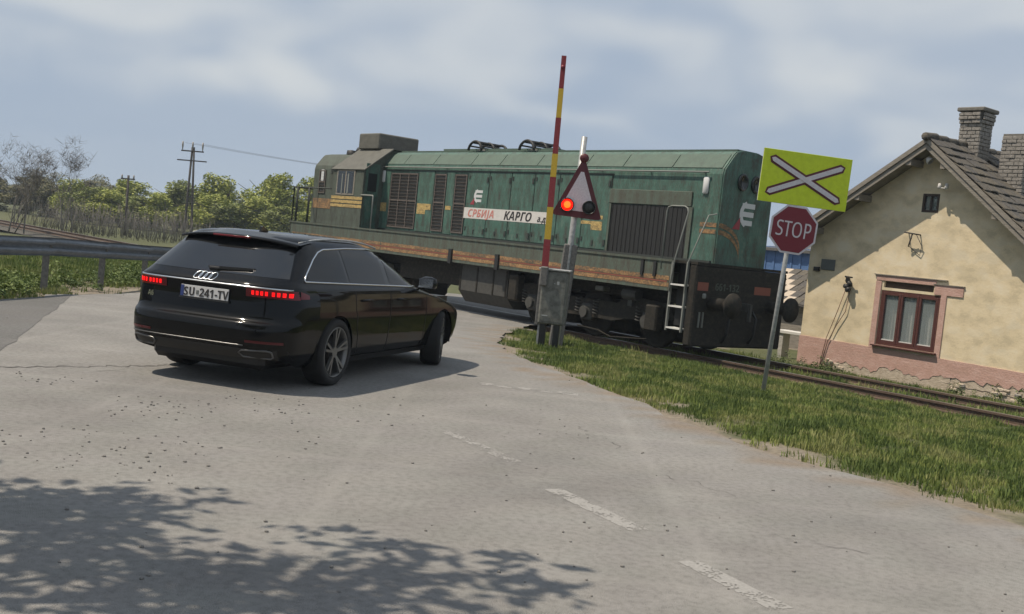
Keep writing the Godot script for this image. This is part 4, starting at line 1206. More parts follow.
func wheel(parent: Node, at: Vector3, side: float, steer := 0.0) -> void:
	var w := Node3D.new(); w.name = "wheel"; parent.add_child(w, true)
	w.position = at; w.rotation.y = steer
	var ax := Basis(Vector3(0, 1, 0), Vector3(side, 0, 0), Vector3(0, 0, 1))     # lathe axis pointing outwards
	var st := S(true)
	lathe(st, [Vector2(0.245, -0.12), Vector2(0.315, -0.125), Vector2(0.338, -0.105), Vector2(0.345, -0.07), Vector2(0.345, 0.07), Vector2(0.338, 0.105), Vector2(0.315, 0.122), Vector2(0.268, 0.118), Vector2(0.262, 0.105)], Transform3D(ax, Vector3.ZERO), 40)
	obj("tyre", st, M.tyre, w)
	st = S(true)
	lathe(st, [Vector2(0.262, 0.105), Vector2(0.258, 0.115), Vector2(0.248, 0.115), Vector2(0.238, 0.06), Vector2(0.238, -0.1)], Transform3D(ax, Vector3.ZERO), 40)
	st.set_smooth_group(-1)
	for i in 5:
		for d in [-0.15, 0.15]:
			var a: float = TAU * i / 5.0 + 0.3 + d
			var a0: float = TAU * i / 5.0 + 0.3 + d * 0.35
			var p0 := Vector3(side * 0.085, sin(a0) * 0.05, cos(a0) * 0.05); var p1 := Vector3(side * 0.108, sin(a) * 0.246, cos(a) * 0.246)
			bar(st, p0, p1, 0.026, 0.03, Vector3(side, 0, 0))
	cyl(st, Vector3(side * 0.06, 0, 0), Vector3(side * 0.10, 0, 0), 0.055, 16)
	obj("rim", st, M.rim, w)
	st = S(true)
	lathe(st, [Vector2(0.238, -0.05), Vector2(0.0, -0.05)], Transform3D(ax, Vector3.ZERO), 30)
	lathe(st, [Vector2(0.0, 0.02), Vector2(0.165, 0.02), Vector2(0.165, -0.01)], Transform3D(ax, Vector3.ZERO), 30)
	obj("brake_disc", st, M.rim_dark, w)
func make_car() -> void:
	var yaw := deg_to_rad(CAR_YAW)
	var t := thing("estate_car", Vector3(CAR_AT.x, 0.003, CAR_AT.y), "black estate car with lit tail lights waiting at the level crossing", "car", "", -yaw)
	var bo := car_body(); var zs: Array = bo[0]; var ys: Array = bo[1]
	var cols := []
	for i in 17: cols.append([0, i / 16.0])
	for z in zs.slice(1): cols.append([1, z])
	for i in range(1, 15): cols.append([2, i / 14.0])
	var st := S(true)
	var P := []
	for c in cols:
		var line := []
		var base := 0.20
		var zz := car_col(0.36, c[0], c[1]).z
		base = arch_y(zz)
		for y in ys:
			var yy: float = y
			if y < 0.80: yy = lerpf(base, 0.80, (y - 0.20) / 0.60)
			line.append(car_col(yy, c[0], c[1]))
		P.append(line)
	for s in [1.0, -1.0]:
		for i in cols.size() - 1:
			for j in ys.size() - 1:
				var q := []
				for v in [P[i][j], P[i + 1][j], P[i + 1][j + 1], P[i][j + 1]]: q.append(CP(v.x * s, v.y, v.z))
				if s > 0: quad(st, q[0], q[1], q[2], q[3])
				else: quad(st, q[1], q[0], q[3], q[2])
	for i in cols.size() - 1:                              # close the crown of the roof
		var a: Vector3 = P[i][-1]; var b: Vector3 = P[i + 1][-1]
		quad(st, CP(-a.x, a.y, a.z), CP(a.x, a.y, a.z), CP(b.x, b.y, b.z), CP(-b.x, b.y, b.z))
	var body := obj("body", st, M.car, t)
	st = S()
	bx(st, CP(0, 0.30, 2.5), Vector3(1.25, 0.24, 4.6), Basis.IDENTITY, 0.05)
	bx(st, CP(0, 0.30, 2.56), Vector3(1.66, 0.2, 2.0), Basis.IDENTITY, 0.05)
	bx(st, CP(0, 0.62, 2.5), Vector3(1.6, 0.5, 3.9))
	obj("underbody", st, M.trim_black, t)
	for s in [1.0, -1.0]:
		for a in [AX_R, AX_F]:
			st = S(true)
			for k in 20:
				var a0 := lerpf(-0.15, PI + 0.15, k / 20.0); var a1 := lerpf(-0.15, PI + 0.15, (k + 1) / 20.0)
				var q := []
				for e in [[a0, 0.915], [a1, 0.915], [a1, 0.55], [a0, 0.55]]: q.append(CP(e[1] * s, 0.335 + sin(e[0]) * (ARCH_R - 0.004), a + cos(e[0]) * (ARCH_R - 0.004)))
				quad(st, q[0], q[1], q[2], q[3])
			obj("wheel_arch", st, M.trim_black, t)
		# side sill blade
		st = S(true)
		flank_patch(st, steps(AX_R + 0.40, AX_F - 0.40, 0.1), func(_z): return 0.205, func(_z): return 0.275, 2, 0.010, s)
		obj("sill_trim", st, M.trim_black, t)
		# windows
		st = S(true)
		flank_patch(st, steps(0.51, 3.37, 0.04), dlo_bot, dlo_top, 8, 0.002, s)
		obj("window_surround", st, M.gloss_black, t)
		for w in [[0.57, 1.36], [1.42, 2.30], [2.42, 3.30]]:
			st = S(true)
			flank_patch(st, steps(w[0], w[1], 0.03), func(z): return dlo_bot(z) + 0.012, func(z): return maxf(dlo_top(z) - 0.014, dlo_bot(z) + 0.013), 8, 0.005, s)
			obj("side_window", st, M.car_glass, t)
		st = S(true)
		var ring := []
		for z in steps(0.505, 3.375, 0.035): ring.append(CP((c_width(dlo_top(z), z) + 0.005) * s, dlo_top(z), z))
		var low := steps(0.505, 3.375, 0.07); low.reverse()
		for z in low: ring.append(CP((c_width(dlo_bot(z), z) + 0.005) * s, dlo_bot(z), z))
		tube(st, ring, 0.0095, 6, true)
		obj("window_chrome", st, M.chrome, t)
		# roof rail
		st = S(true)
		var rr := []
		for i in 15:
			var z := lerpf(0.72, 2.5, i / 14.0)
			var y := 1.4611 - 0.055 * pow(absf(i - 7) / 7.0, 2.5)
			rr.append(CP(0.61 * s, y + 0.012 + 0.010 * sin(PI * i / 14.0), z))
		tube(st, rr, 0.011, 6)
		obj("roof_rail", st, M.galv_post, t)
		# seams and handles
		st = S(true)
		for dz in [1.47, 2.36, 3.42]:
			var pts := []
			for i in 13:
				var y := lerpf(0.30, 1.0, i / 12.0)
				var z: float = dz + (0.14 * ss(0.85, 0.3, y) if dz < 1.6 else 0.0)
				if dz < 1.6 and y < 0.72: z = maxf(z, AX_R + 0.42)
				pts.append(CP((c_width(y, z) + 0.0005) * s, y, z))
			tube(st, pts, 0.004, 4)
		obj("door_seam", st, M.trim_black, t)
		for hz in [1.72, 2.66]:
			st = S(true)
			var xh := c_width(0.87, hz) + 0.022
			tube(st, [CP(xh * s - 0.02 * s, 0.868, hz - 0.11), CP(xh * s, 0.872, hz - 0.09), CP(xh * s, 0.874, hz + 0.09), CP(xh * s - 0.02 * s, 0.870, hz + 0.11)], 0.013, 6)
			obj("door_handle", st, M.car, t)
		# mirror
		st = S(true)
		lathe(st, [Vector2(0, -0.11), Vector2(0.055, -0.10), Vector2(0.078, -0.05), Vector2(0.08, 0.03), Vector2(0.06, 0.09), Vector2(0, 0.115)], Transform3D(Basis(Vector3(0, 1, 0), Vector3(1, 0, 0), Vector3(0, 0, 1.1)), CP(1.02 * s, 1.06, 3.22)), 16)
		tube(st, [CP(0.88 * s, 0.99, 3.25), CP(1.0 * s, 1.03, 3.23)], 0.02, 6)
		var mir := obj("mirror", st, M.car, t)
		st = S(true)
		grid(st, func(a, b): return CP((1.02 + lerpf(-0.09, 0.09, a)) * s, 1.06 + lerpf(-0.055, 0.055, b), 3.132), 2, 2)
		obj("mirror_glass", st, M.chrome, mir)
		# tail light, wrapped round the corner
		st = S(true)
		rear_patch(st, func(_y): return (0.44 if s > 0 else -0.885), func(_y): return (0.885 if s > 0 else -0.44), 0.885, 0.968, 24, 3, 0.006)
		flank_patch(st, steps(0.36, 0.50, 0.02), func(_z): return 0.895, func(z): return 0.968 - 0.25 * (z - 0.36), 3, 0.006, s)
		var tl := obj("tail_light", st, M.tail, t)
		for i in 8:
			var xa := 0.50 + i * 0.044 + (0.018 if i > 3 else 0.0)
			st = S(true)
			rear_patch(st, func(y): return (xa if s > 0 else -xa - 0.026) , func(y): return (xa + 0.026 if s > 0 else -xa), 0.905, 0.945, 2, 2, 0.012)
			obj("light_segment", st, M.led, tl)
		# exhaust trims, reflectors
		st = S(true)
		var ex := []
		for e in [[0.46, 0.355], [0.49, 0.378], [0.72, 0.39], [0.76, 0.38], [0.765, 0.33], [0.745, 0.315], [0.50, 0.318]]:
			ex.append(CP(e[0] * s, e[1], c_rear(e[0], e[1]) - 0.010))
		tube(st, ex, 0.0085, 6, true)
		var et := obj("exhaust_trim", st, M.dull_chrome, t)
		st = S(true)
		for i in range(1, ex.size() - 1):
			if s > 0: tri(st, ex[0], ex[i + 1], ex[i])
			else: tri(st, ex[0], ex[i], ex[i + 1])
		obj("exhaust_opening", st, M.trim_black, et)
		st = S(true)
		rear_patch(st, func(_y): return (0.52 if s > 0 else -0.84), func(_y): return (0.84 if s > 0 else -0.52), 0.455, 0.48, 10, 1, 0.005)
		obj("reflector", st, M.tail_dim, t)
	# rear window, spoiler, lamps and badges
	st = S(true)
	rear_patch(st, func(y): return -(ctab(y, 3) - 0.085), func(y): return ctab(y, 3) - 0.085, 1.075, 1.4177, 24, 8, 0.004)
	obj("rear_window", st, M.rear_glass, t)
	st = S(true)
	grid(st, func(a, b):
		var x: float = lerpf(-0.66, 0.66, a); var z: float = lerpf(0.475, 0.80, b) + 0.12 * pow(absf(x) / 0.66, 2.5)
		return CP(x, lerpf(1.4394, 1.4904, b) - 0.05 * pow(absf(x) / 0.66, 2.6), z), 20, 4)
	grid(st, func(a, b):
		var x: float = lerpf(0.66, -0.66, a); var z: float = lerpf(0.475, 0.68, b) + 0.12 * pow(absf(x) / 0.66, 2.5)
		return CP(x, lerpf(1.421, 1.434, b) - 0.05 * pow(absf(x) / 0.66, 2.6), z), 20, 4)
	grid(st, func(a, b):
		var x: float = lerpf(-0.66, 0.66, a)
		return CP(x, lerpf(1.421, 1.4394, b) - 0.05 * pow(absf(x) / 0.66, 2.6), 0.475 + 0.12 * pow(absf(x) / 0.66, 2.5)), 20, 1)
	var sp := obj("spoiler", st, M.car, t)
	st = S(true)
	bx(st, CP(0, 1.4275, 0.470), Vector3(0.42, 0.02, 0.012), Basis.IDENTITY, 0.003)
	obj("high_brake_light", st, M.tail, sp)
	st = S(true)
	var strip := []
	for x in steps(-0.845, 0.845, 0.05): strip.append(CP(x, 0.975, c_rear(x, 0.975) - 0.006))
	tube(st, strip, 0.0085, 6)
	obj("chrome_strip", st, M.chrome, t)
	st = S(true)
	strip = []
	for x in steps(-0.80, 0.50, 0.05): strip.append(CP(x, 0.425 , c_rear(x, 0.425) - 0.004))
	tube(st, strip, 0.006, 6)
	obj("bumper_chrome", st, M.dull_chrome, t)
	st = S(true)
	rear_patch(st, func(_y): return -0.86, func(_y): return 0.86, 0.30, 0.395, 24, 6, 0.003)
	obj("diffuser", st, M.trim_black, t)
	# number plate
	var pn := Node3D.new(); pn.name = "number_plate_mount"
	st = S()
	var tilt := Basis(Vector3.RIGHT, -0.04)
	bx(st, CP(0, 0.862, 0.086), Vector3(0.53, 0.125, 0.012), tilt, 0.004)
	var pl := obj("number_plate", st, M.plate, t)
	st = S(); bx(st, CP(-0.245, 0.862, 0.078), Vector3(0.035, 0.118, 0.003), tilt)
	obj("country_band", st, M.plate_blue, pl)
	text(pl, "lettering", "SU", 0.078, CP(-0.165, 0.862, 0.078), M.decal_black, 0.003, 0.0, tilt, "Droid Sans", 700, 0.95)
	text(pl, "lettering", "241-TV", 0.078, CP(0.105, 0.862, 0.078), M.decal_black, 0.003, 0.0, tilt, "Droid Sans", 700, 0.95)
	st = S(); bx(st, CP(-0.075, 0.862, 0.078), Vector3(0.028, 0.04, 0.003), tilt, 0.001)
	obj("crest", st, M.grey_box, pl)
	st = S(); bx(st, CP(0, 0.805, 0.082), Vector3(0.545, 0.02, 0.016), tilt)
	obj("plate_holder", st, M.trim_black, pl)
	for i in 4:
		st = S(true)
		var pts := []
		var cx := -0.115 + i * 0.055
		for k in 20:
			var a := TAU * k / 20.0
			var y := 1.030 + sin(a) * 0.035
			pts.append(CP(cx + cos(a) * 0.036, y, c_rear(cx, y) - 0.006))
		tube(st, pts, 0.0055, 5, true)
		obj("badge_ring", st, M.chrome, t)
	text(t, "model_badge", "A6", 0.05, CP(-0.63, 0.80, c_rear(-0.63, 0.80) - 0.004), M.chrome, 0.004, 0.0, Basis(Vector3.UP, -0.28))
	st = S()
	bx(st, CP(0.0, 1.105, c_rear(0.0, 1.105) - 0.015), Vector3(0.12, 0.035, 0.03), Basis(Vector3.RIGHT, 0.5), 0.008)
	bar(st, CP(0.02, 1.108, c_rear(0.02, 1.108) - 0.022), CP(0.40, 1.125, c_rear(0.40, 1.125) - 0.018), 0.02, 0.016)
	bar(st, CP(-0.08, 1.118, c_rear(-0.08, 1.118) - 0.012), CP(0.42, 1.135, c_rear(0.42, 1.135) - 0.012), 0.012, 0.012)
	obj("rear_wiper", st, M.trim_black, t)
	st = S()
	extrude(st, PackedVector2Array([Vector2(-0.09, 0), Vector2(0.09, 0), Vector2(-0.05, 0.065), Vector2(-0.075, 0.06)]), Transform3D(Basis(Vector3(0, 0, -1), Vector3(0, 1, 0), Vector3(1, 0, 0)), CP(-0.012, 1.4861, 1.08)), 0.024)
	obj("antenna_fin", st, M.gloss_black, t)
	for s in [1.0, -1.0]:
		wheel(t, CP(0.825 * s, 0.345, AX_R), s)
		wheel(t, CP(0.825 * s, 0.345, AX_F), s, 0.30)
const CAR_YAW := 17.56
const CAR_AT := Vector2(-2.969, -10.374)

# ---------------------------------------------------------------- house (x along its gable wall to the right, z towards the track)
func roof_y(x: float) -> float: return 5.20 - (0.668 * -x if x < 0 else 0.80 * x)
func rect(x0: float, y0: float, x1: float, y1: float) -> PackedVector2Array:
	return PackedVector2Array([Vector2(x0, y0), Vector2(x1, y0), Vector2(x1, y1), Vector2(x0, y1)])
func chimney(parent: Node, c: Vector3, w: float, y0: float, y1: float, cap: bool) -> void:
	var st := S()
	bx(st, Vector3(c.x, (y0 + y1) / 2, c.z), Vector3(w - 0.03, y1 - y0, w - 0.03))
	var ch := obj("chimney", st, M.mortar, parent)
	var bl := (w - 0.012) / 2.5
	var full := S(); bx(full, Vector3.ZERO, Vector3(bl - 0.012, 0.066, 0.05), Basis.IDENTITY, 0.006); full.generate_normals()
	var half := S(); bx(half, Vector3.ZERO, Vector3(bl / 2 - 0.012, 0.066, 0.05), Basis.IDENTITY, 0.006); half.generate_normals()
	var mf := full.commit(); var mh := half.commit()
	var n := int((y1 - y0) / 0.08)
	for j in n:
		for side in 4:
			if side == 1 and c.x < 0.2: pass
			var b := Basis(Vector3.UP, side * PI / 2)
			var out := w / 2 - 0.022 + (0.06 if cap and j >= n - 2 else (0.03 if cap and j == n - 3 else 0.0))
			var x := -w / 2
			for i in 3:
				var short := (i == 0) if j % 2 == 0 else (i == 2)
				var ln := bl / 2 if short else bl
				if y0 + j * 0.08 < roof_y(c.x) - 0.5: x += ln; continue
				var o := put("brick", mh if short else mf, M.brick, ch)
				o.transform = Transform3D(b * Basis(Vector3.UP, rf(-0.03, 0.03)), Vector3(c.x, y0 + (j + 0.5) * 0.08, c.z) + b * Vector3(x + ln / 2, 0, out + rf(-0.012, 0.008)))
				x += ln
	if cap:
		st = S(); bx(st, Vector3(c.x, y1 + 0.045, c.z), Vector3(w + 0.14, 0.09, w + 0.14), Basis.IDENTITY, 0.02)
		obj("chimney_cap", st, M.mortar, ch)
func make_house() -> void:
	var t := thing("house", T(12.95, -4.5, -0.45), "small yellow gabled house with a pink plinth standing beside the track", "house", "", -(PI / 2 - PHI))
	var XL := -2.98; var XR := 2.95
	var st := S()
	var xf := Transform3D(Basis.IDENTITY, Vector3(0, 0, -0.35))
	for p in [rect(XL, -0.2, XR, 0.72), rect(XL, 0.72, -0.97, 1.93), rect(0.45, 0.72, XR, 1.93), rect(XL, 1.93, XR, 1.99), rect(XL, 1.99, -0.93, 2.13), rect(0.27, 1.99, XR, 2.13), rect(XL, 2.13, XR, 2.6), rect(-0.24, 2.6, 0.14, 3.68)]:
		extrude(st, p, xf, 0.35)
	extrude(st, PackedVector2Array([Vector2(XL, 2.6), Vector2(-0.24, 2.6), Vector2(-0.24, roof_y(-0.24) - 0.15), Vector2(XL, roof_y(XL) - 0.15)]), xf, 0.35)
	extrude(st, PackedVector2Array([Vector2(0.14, 2.6), Vector2(XR, 2.6), Vector2(XR, roof_y(XR) - 0.15), Vector2(0.14, roof_y(0.14) - 0.15)]), xf, 0.35)
	extrude(st, PackedVector2Array([Vector2(-0.24, 4.08), Vector2(0.14, 4.08), Vector2(0.14, roof_y(0.14) - 0.15), Vector2(0, 5.05), Vector2(-0.24, roof_y(-0.24) - 0.15)]), xf, 0.35)
	var wall := obj("wall", st, M.plaster, t)
	st = S()
	bx(st, Vector3(XL + 0.175, 1.42, -4.3), Vector3(0.348, 3.2, 7.9)); bx(st, Vector3(XR - 0.175, 1.2, -4.3), Vector3(0.348, 2.8, 7.9)); bx(st, Vector3(0, 1.6, -8.1), Vector3(5.9, 3.2, 0.3))
	obj("side_wall", st, M.plaster, t)
	# plinth with a broken lower edge
	var pl := PackedVector2Array()
	for i in 60: 
		var x := lerpf(XL - 0.012, XR + 0.012, i / 59.0)
		pl.append(Vector2(x, 0.665 - 0.012 * (x + 3.0) + 0.008 * gnoise.get_noise_2d(x * 30.0, 3.0)))
	for i in 90:
		var x := lerpf(XR + 0.012, XL - 0.012, i / 89.0)
		var y := 0.02 + 0.12 * ss(-2.6, -1.0, x) + 0.12 * ss(0.3, 0.8, x) + 0.05 * gnoise.get_noise_2d(x * 18.0, 8.0) + 0.10 * gnoise.get_noise_2d(x * 60.0, 1.0)
		y += 0.12 * exp(-pow((x + 1.75) / 0.25, 2)) + 0.10 * exp(-pow((x + 0.4) / 0.35, 2))
		pl.append(Vector2(x, minf(y, 0.5)))
	st = S(); extrude(st, pl, Transform3D(Basis.IDENTITY, Vector3(0, 0, 0.0)), 0.02)
	obj("plinth", st, M.pink, t)
	st = S(); bx(st, Vector3(1.0, 0.1, 0.003), Vector3(3.85, 0.75, 0.006))
	obj("rubble_wall", st, M.bare_plaster, t)
	# older coat below the plinth, itself broken away at the right
	pl = PackedVector2Array([Vector2(XL, -0.2), Vector2(0.85, -0.2)])
	for i in 16: pl.append(Vector2(0.85 + 0.10 * gnoise.get_noise_2d(i * 20.0, 4.0), lerpf(-0.18, 0.14, i / 15.0)))
	for i in 40:
		var x := lerpf(0.90, 2.4, i / 39.0)
		pl.append(Vector2(x, 0.20 + 0.20 * sin(PI * pow(i / 39.0, 0.6)) + 0.10 * gnoise.get_noise_2d(x * 45.0, 9.0)))
	pl.append(Vector2(XR, 0.30)); pl.append(Vector2(XR, 0.55)); pl.append(Vector2(XL, 0.60))
	st = S(); extrude(st, pl, Transform3D(Basis.IDENTITY, Vector3(0, 0, 0.0)), 0.012)
	obj("old_plaster", st, M.bare_plaster, t)
	st = S(true)
	var edge := []
	for i in 40:
		var x := lerpf(0.90, 2.6, i / 39.0)
		edge.append(Vector3(x, 0.195 + 0.20 * sin(PI * pow(i / 39.0, 0.6)) + 0.10 * gnoise.get_noise_2d(x * 45.0, 9.0), 0.006))
	tube(st, edge, 0.012, 5)
	obj("plaster_break", st, M.wood_dark, t)
	st = S(true)
	edge = [Vector3(0.96, 0.08, 0.004)]
	for i in 14: edge.append(Vector3(1.0 + i * 0.1, 0.10 + 0.05 * gnoise.get_noise_2d(i * 30.0, 2.0), 0.004))
	tube(st, edge, 0.008, 5)
	obj("plaster_break", st, M.wood_dark, t)
	for i in 26:                                  # stones and bricks bared at the foot of the wall
		st = S()
		var x := rf(0.95, 2.7) if i > 7 else rf(-2.2, -1.6)
		bx(st, Vector3(x, rf(-0.05, 0.20) + (0.08 if i <= 7 else 0.0), 0.012), Vector3(rf(0.07, 0.2), rf(0.05, 0.09), 0.05), Basis(Vector3(0, 0, 1), rf(-0.15, 0.15)), 0.015)
		obj("stone", st, M.bare_plaster if i % 3 else M.brick, t)
	# window
	st = S()
	for b in [rect(-1.12, 0.62, -0.985, 2.12), rect(0.465, 0.62, 0.59, 1.95), rect(-1.12, 2.14, 0.32, 2.25), rect(0.30, 1.95, 0.95, 2.16)]: extrude(st, b, Transform3D(Basis.IDENTITY, Vector3.ZERO), 0.022)
	var sur := obj("window_surround", st, M.pink, t)
	st = S(); bx(st, Vector3(-0.33, 2.06, -0.09), Vector3(1.19, 0.135, 0.06))
	obj("shutter_box", st, M.wood_dark, sur)
	st = S(); bx(st, Vector3(-0.3, 2.265, 0.02), Vector3(1.75, 0.02, 0.05)); bx(st, Vector3(0.62, 2.17, 0.018), Vector3(0.7, 0.018, 0.045))
	obj("lintel_edge", st, M.wood_grey, sur)
	st = S()
	var z := -0.05
	for b in [[-0.945, 1.325, 0.05, 1.21], [0.425, 1.325, 0.05, 1.21]]: bx(st, Vector3(b[0], b[1], z), Vector3(b[2], b[3], 0.09))
	bx(st, Vector3(-0.26, 1.905, z), Vector3(1.32, 0.05, 0.088)); bx(st, Vector3(-0.26, 0.75, z), Vector3(1.32, 0.06, 0.088))
	var wf := obj("window", st, M.wood_brown, t)
	st = S(); bx(st, Vector3(-0.26, 0.70, 0.02), Vector3(1.56, 0.035, 0.16), Basis.IDENTITY, 0.008)
	obj("sill", st, M.wood_brown, wf)
	for i in 3:
		var x0 := -0.92 + i * 0.44; var x1 := x0 + 0.44
		st = S()
		for s in [x0 + 0.03, x1 - 0.03]: bx(st, Vector3(s, 1.33, z + 0.012), Vector3(0.055, 1.10, 0.07), Basis.IDENTITY, 0.006)
		for y in [0.805, 1.855]: bx(st, Vector3((x0 + x1) / 2, y, z + 0.012), Vector3(0.33, 0.05, 0.066))
		obj("casement", st, M.wood_brown, wf)
		st = S(); bx(st, Vector3((x0 + x1) / 2, 1.33, z), Vector3(0.33, 1.0, 0.004))
		obj("pane", st, M.window_glass, wf)
		st = S(); bx(st, Vector3((x0 + x1) / 2, 0.842, z + 0.012), Vector3(0.32, 0.022, 0.03))
		obj("glazing_bead", st, M.white_wall, wf)
		st = S(true)
		var ph := rf(0, 6)
		grid(st, func(a, b):
			var x: float = lerpf(x0 + 0.02, x1 - 0.02, a)
			return Vector3(x, lerpf(0.76, 1.92, b), -0.17 + 0.022 * sin(x * 60.0 + ph) + 0.012 * sin(x * 131.0 + 2.0 * b)), 40, 4)
		obj("curtain", st, M.curtain, wf)
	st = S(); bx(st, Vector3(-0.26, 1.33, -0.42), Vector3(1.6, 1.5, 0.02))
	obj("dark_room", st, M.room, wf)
	# attic window
	st = S()
	bx(st, Vector3(-0.22, 3.88, -0.04), Vector3(0.05, 0.40, 0.09)); bx(st, Vector3(0.12, 3.88, -0.04), Vector3(0.05, 0.40, 0.09))
	bx(st, Vector3(-0.05, 4.055, -0.04), Vector3(0.29, 0.05, 0.088)); bx(st, Vector3(-0.05, 3.705, -0.04), Vector3(0.29, 0.05, 0.088)); bx(st, Vector3(-0.05, 3.88, -0.04), Vector3(0.035, 0.30, 0.07))
	var aw := obj("attic_window", st, M.wood_dark, t)
	for x in [-0.13, 0.03]:
		st = S(); bx(st, Vector3(x, 3.88, -0.05), Vector3(0.125, 0.30, 0.004))
		obj("pane", st, M.window_glass, aw)
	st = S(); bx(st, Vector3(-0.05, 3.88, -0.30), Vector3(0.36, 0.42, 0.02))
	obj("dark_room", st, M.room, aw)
	# roof
	var EL := -3.25; var ER := 3.45; var ZF := 0.50; var ZB := -8.4
	st = S()
	var slab := PackedVector2Array([Vector2(EL, roof_y(EL)), Vector2(0, 5.20), Vector2(0, 5.06), Vector2(EL, roof_y(EL) - 0.12)])
	extrude(st, slab, Transform3D(Basis.IDENTITY, Vector3(0, 0, ZB)), ZF - ZB)
	slab = PackedVector2Array([Vector2(ER, roof_y(ER)), Vector2(0, 5.20), Vector2(0, 5.06), Vector2(ER, roof_y(ER) - 0.12)])
	extrude(st, slab, Transform3D(Basis.IDENTITY, Vector3(0, 0, ZB)), ZF - ZB)
	var roof := obj("roof", st, M.soffit, t)
	st = S()
	for e in [EL, ER]:
		var a := Vector3(e, roof_y(e), 0); var b := Vector3(0, 5.20, 0)
		for k in 2:
			var off := Vector3(0, -0.05 - 0.13 * k, 0); var zz := ZF + 0.035 - 0.03 * k
			var q := [Vector2(a.x, a.y + off.y + 0.06), Vector2(b.x, b.y + off.y + 0.06), Vector2(b.x, b.y + off.y - 0.05 + 0.0), Vector2(a.x, a.y + off.y - 0.05)]
			extrude(st, PackedVector2Array(q), Transform3D(Basis.IDENTITY, Vector3(0, 0, zz - 0.02)), 0.028)
	obj("bargeboard", st, M.wood_grey, roof)
	for e in [EL, ER]:
		for k in 3:
			st = S()
			var f := 0.12 + 0.36 * k
			var x := lerpf(0.0, e, f)
			bx(st, Vector3(x, roof_y(x) - 0.24, 0.24), Vector3(0.12, 0.14, 0.5))
			obj("purlin", st, M.soffit, roof)
	var sl := Vector3(1, -0.80, 0).normalized(); var up := Vector3(0.80, 1, 0).normalized()
	var tm := S()
	bx(tm, Vector3.ZERO, Vector3(0.36, 0.03, 0.235), Basis.IDENTITY, 0.012); tm.generate_normals()
	var tmesh := tm.commit()
	for i in 14:
		for j in 20:
			var p := Vector3(0, 5.20, 0) + sl * (0.16 + i * 0.29) + up * 0.035 + Vector3(0, 0, 0.42 - j * 0.24)
			if j < 19 and (Vector2(p.x - 0.10, p.z + 1.2).length() < 0.30 or Vector2(p.x - 1.05, p.z + 1.35).length() < 0.33): continue
			var o := put("roof_tile", tmesh, M.tile[rng.randi_range(0, 2)], roof)
			o.transform = Transform3D(Basis(sl, up, Vector3(0, 0, 1)) * Basis(Vector3(0, 0, 1), 0.09 + rf(-0.04, 0.05)) * Basis(Vector3.UP, rf(-0.05, 0.05)), p + up * rf(0.0, 0.02))
	st = S(true)
	for j in 22: 
		var zz := 0.40 - j * 0.40
		tube(st, [Vector3(0, 5.22, zz + 0.22), Vector3(0, 5.24 + rf(0, 0.02), zz - 0.2)], 0.085, 8)
	obj("ridge_tiles", st, M.tile[1], roof)
	chimney(t, Vector3(0.08, 0, -1.2), 0.50, 4.6, 5.98, true)
	chimney(t, Vector3(1.05, 0, -1.35), 0.56, 3.7, 5.50, false)
	# fittings on the wall
	st = S(true)
	tube(st, [Vector3(0.03, 4.82, 0.0), Vector3(0.03, 4.80, 0.25)], 0.02, 6)
	lathe(st, [Vector2(0, 0.10), Vector2(0.05, 0.09), Vector2(0.09, 0.0), Vector2(0.07, -0.02)], Transform3D(Basis(Vector3(0, 0, 1), 0.9), Vector3(0.0, 4.74, 0.30)), 14)
	obj("wall_lamp", st, M.white_wall, t)
	st = S(true)
	tube(st, [Vector3(0.18, 4.22, 0.0), Vector3(0.22, 4.20, 0.22), Vector3(0.42, 4.17, 0.22)], 0.015, 5)
	for x in [0.24, 0.40]: lathe(st, [Vector2(0, 0.09), Vector2(0.035, 0.08), Vector2(0.045, 0.0), Vector2(0.03, -0.03), Vector2(0, -0.03)], Transform3D(Basis.IDENTITY, Vector3(x, 4.2, 0.22)), 10)
	obj("insulator_bracket", st, M.white_wall, t)
	st = S(true)
	tube(st, [Vector3(-0.48, 3.22, 0.0), Vector3(-0.48, 3.22, 0.16), Vector3(-0.20, 3.19, 0.16), Vector3(-0.20, 3.19, 0)], 0.016, 5)
	tube(st, [Vector3(-0.30, 3.20, 0.15), Vector3(-0.38, 2.98, 0.10), Vector3(-0.40, 2.92, 0.08)], 0.018, 5)
	tube(st, [Vector3(-0.20, 3.19, 0.16), Vector3(-0.10, 2.95, 0.06), Vector3(-0.14, 2.75, 0.03), Vector3(-0.40, 2.92, 0.04)], 0.008, 5)
	obj("cable_bracket", st, M.wire, t)
	st = S(true)
	for k in 4:
		lathe(st, [Vector2(0, 0.07), Vector2(0.05, 0.05), Vector2(0.06, -0.02), Vector2(0.03, -0.07), Vector2(0, -0.07)], Transform3D(Basis(Vector3(0, 0, 1), k * 0.7), Vector3(-1.82 + 0.07 * (k % 2), 2.06 - 0.07 * k, 0.07 + 0.02 * k)), 9)
	tube(st, [Vector3(-1.9, 2.12, 0), Vector3(-1.85, 2.14, 0.14), Vector3(-1.66, 2.13, 0.14)], 0.018, 5)
	obj("cable_insulators", st, M.black, t)
	st = S(true)
	tube(st, [Vector3(-1.84, 1.9, 0.06), Vector3(-2.02, 1.3, 0.05), Vector3(-2.22, 0.7, 0.05), Vector3(-2.32, 0.05, 0.05)], 0.009, 5)
	tube(st, [Vector3(-1.74, 1.85, 0.06), Vector3(-1.80, 1.35, 0.05), Vector3(-2.0, 1.0, 0.05), Vector3(-2.18, 0.6, 0.05), Vector3(-2.30, 0.05, 0.05)], 0.009, 5)
	obj("hanging_cable", st, M.wire_red, t)
	st = S(); bx(st, Vector3(-2.44, 2.37, 0.012), Vector3(0.38, 0.25, 0.024), Basis.IDENTITY, 0.006)
	obj("house_plate", st, M.grey_box, t)
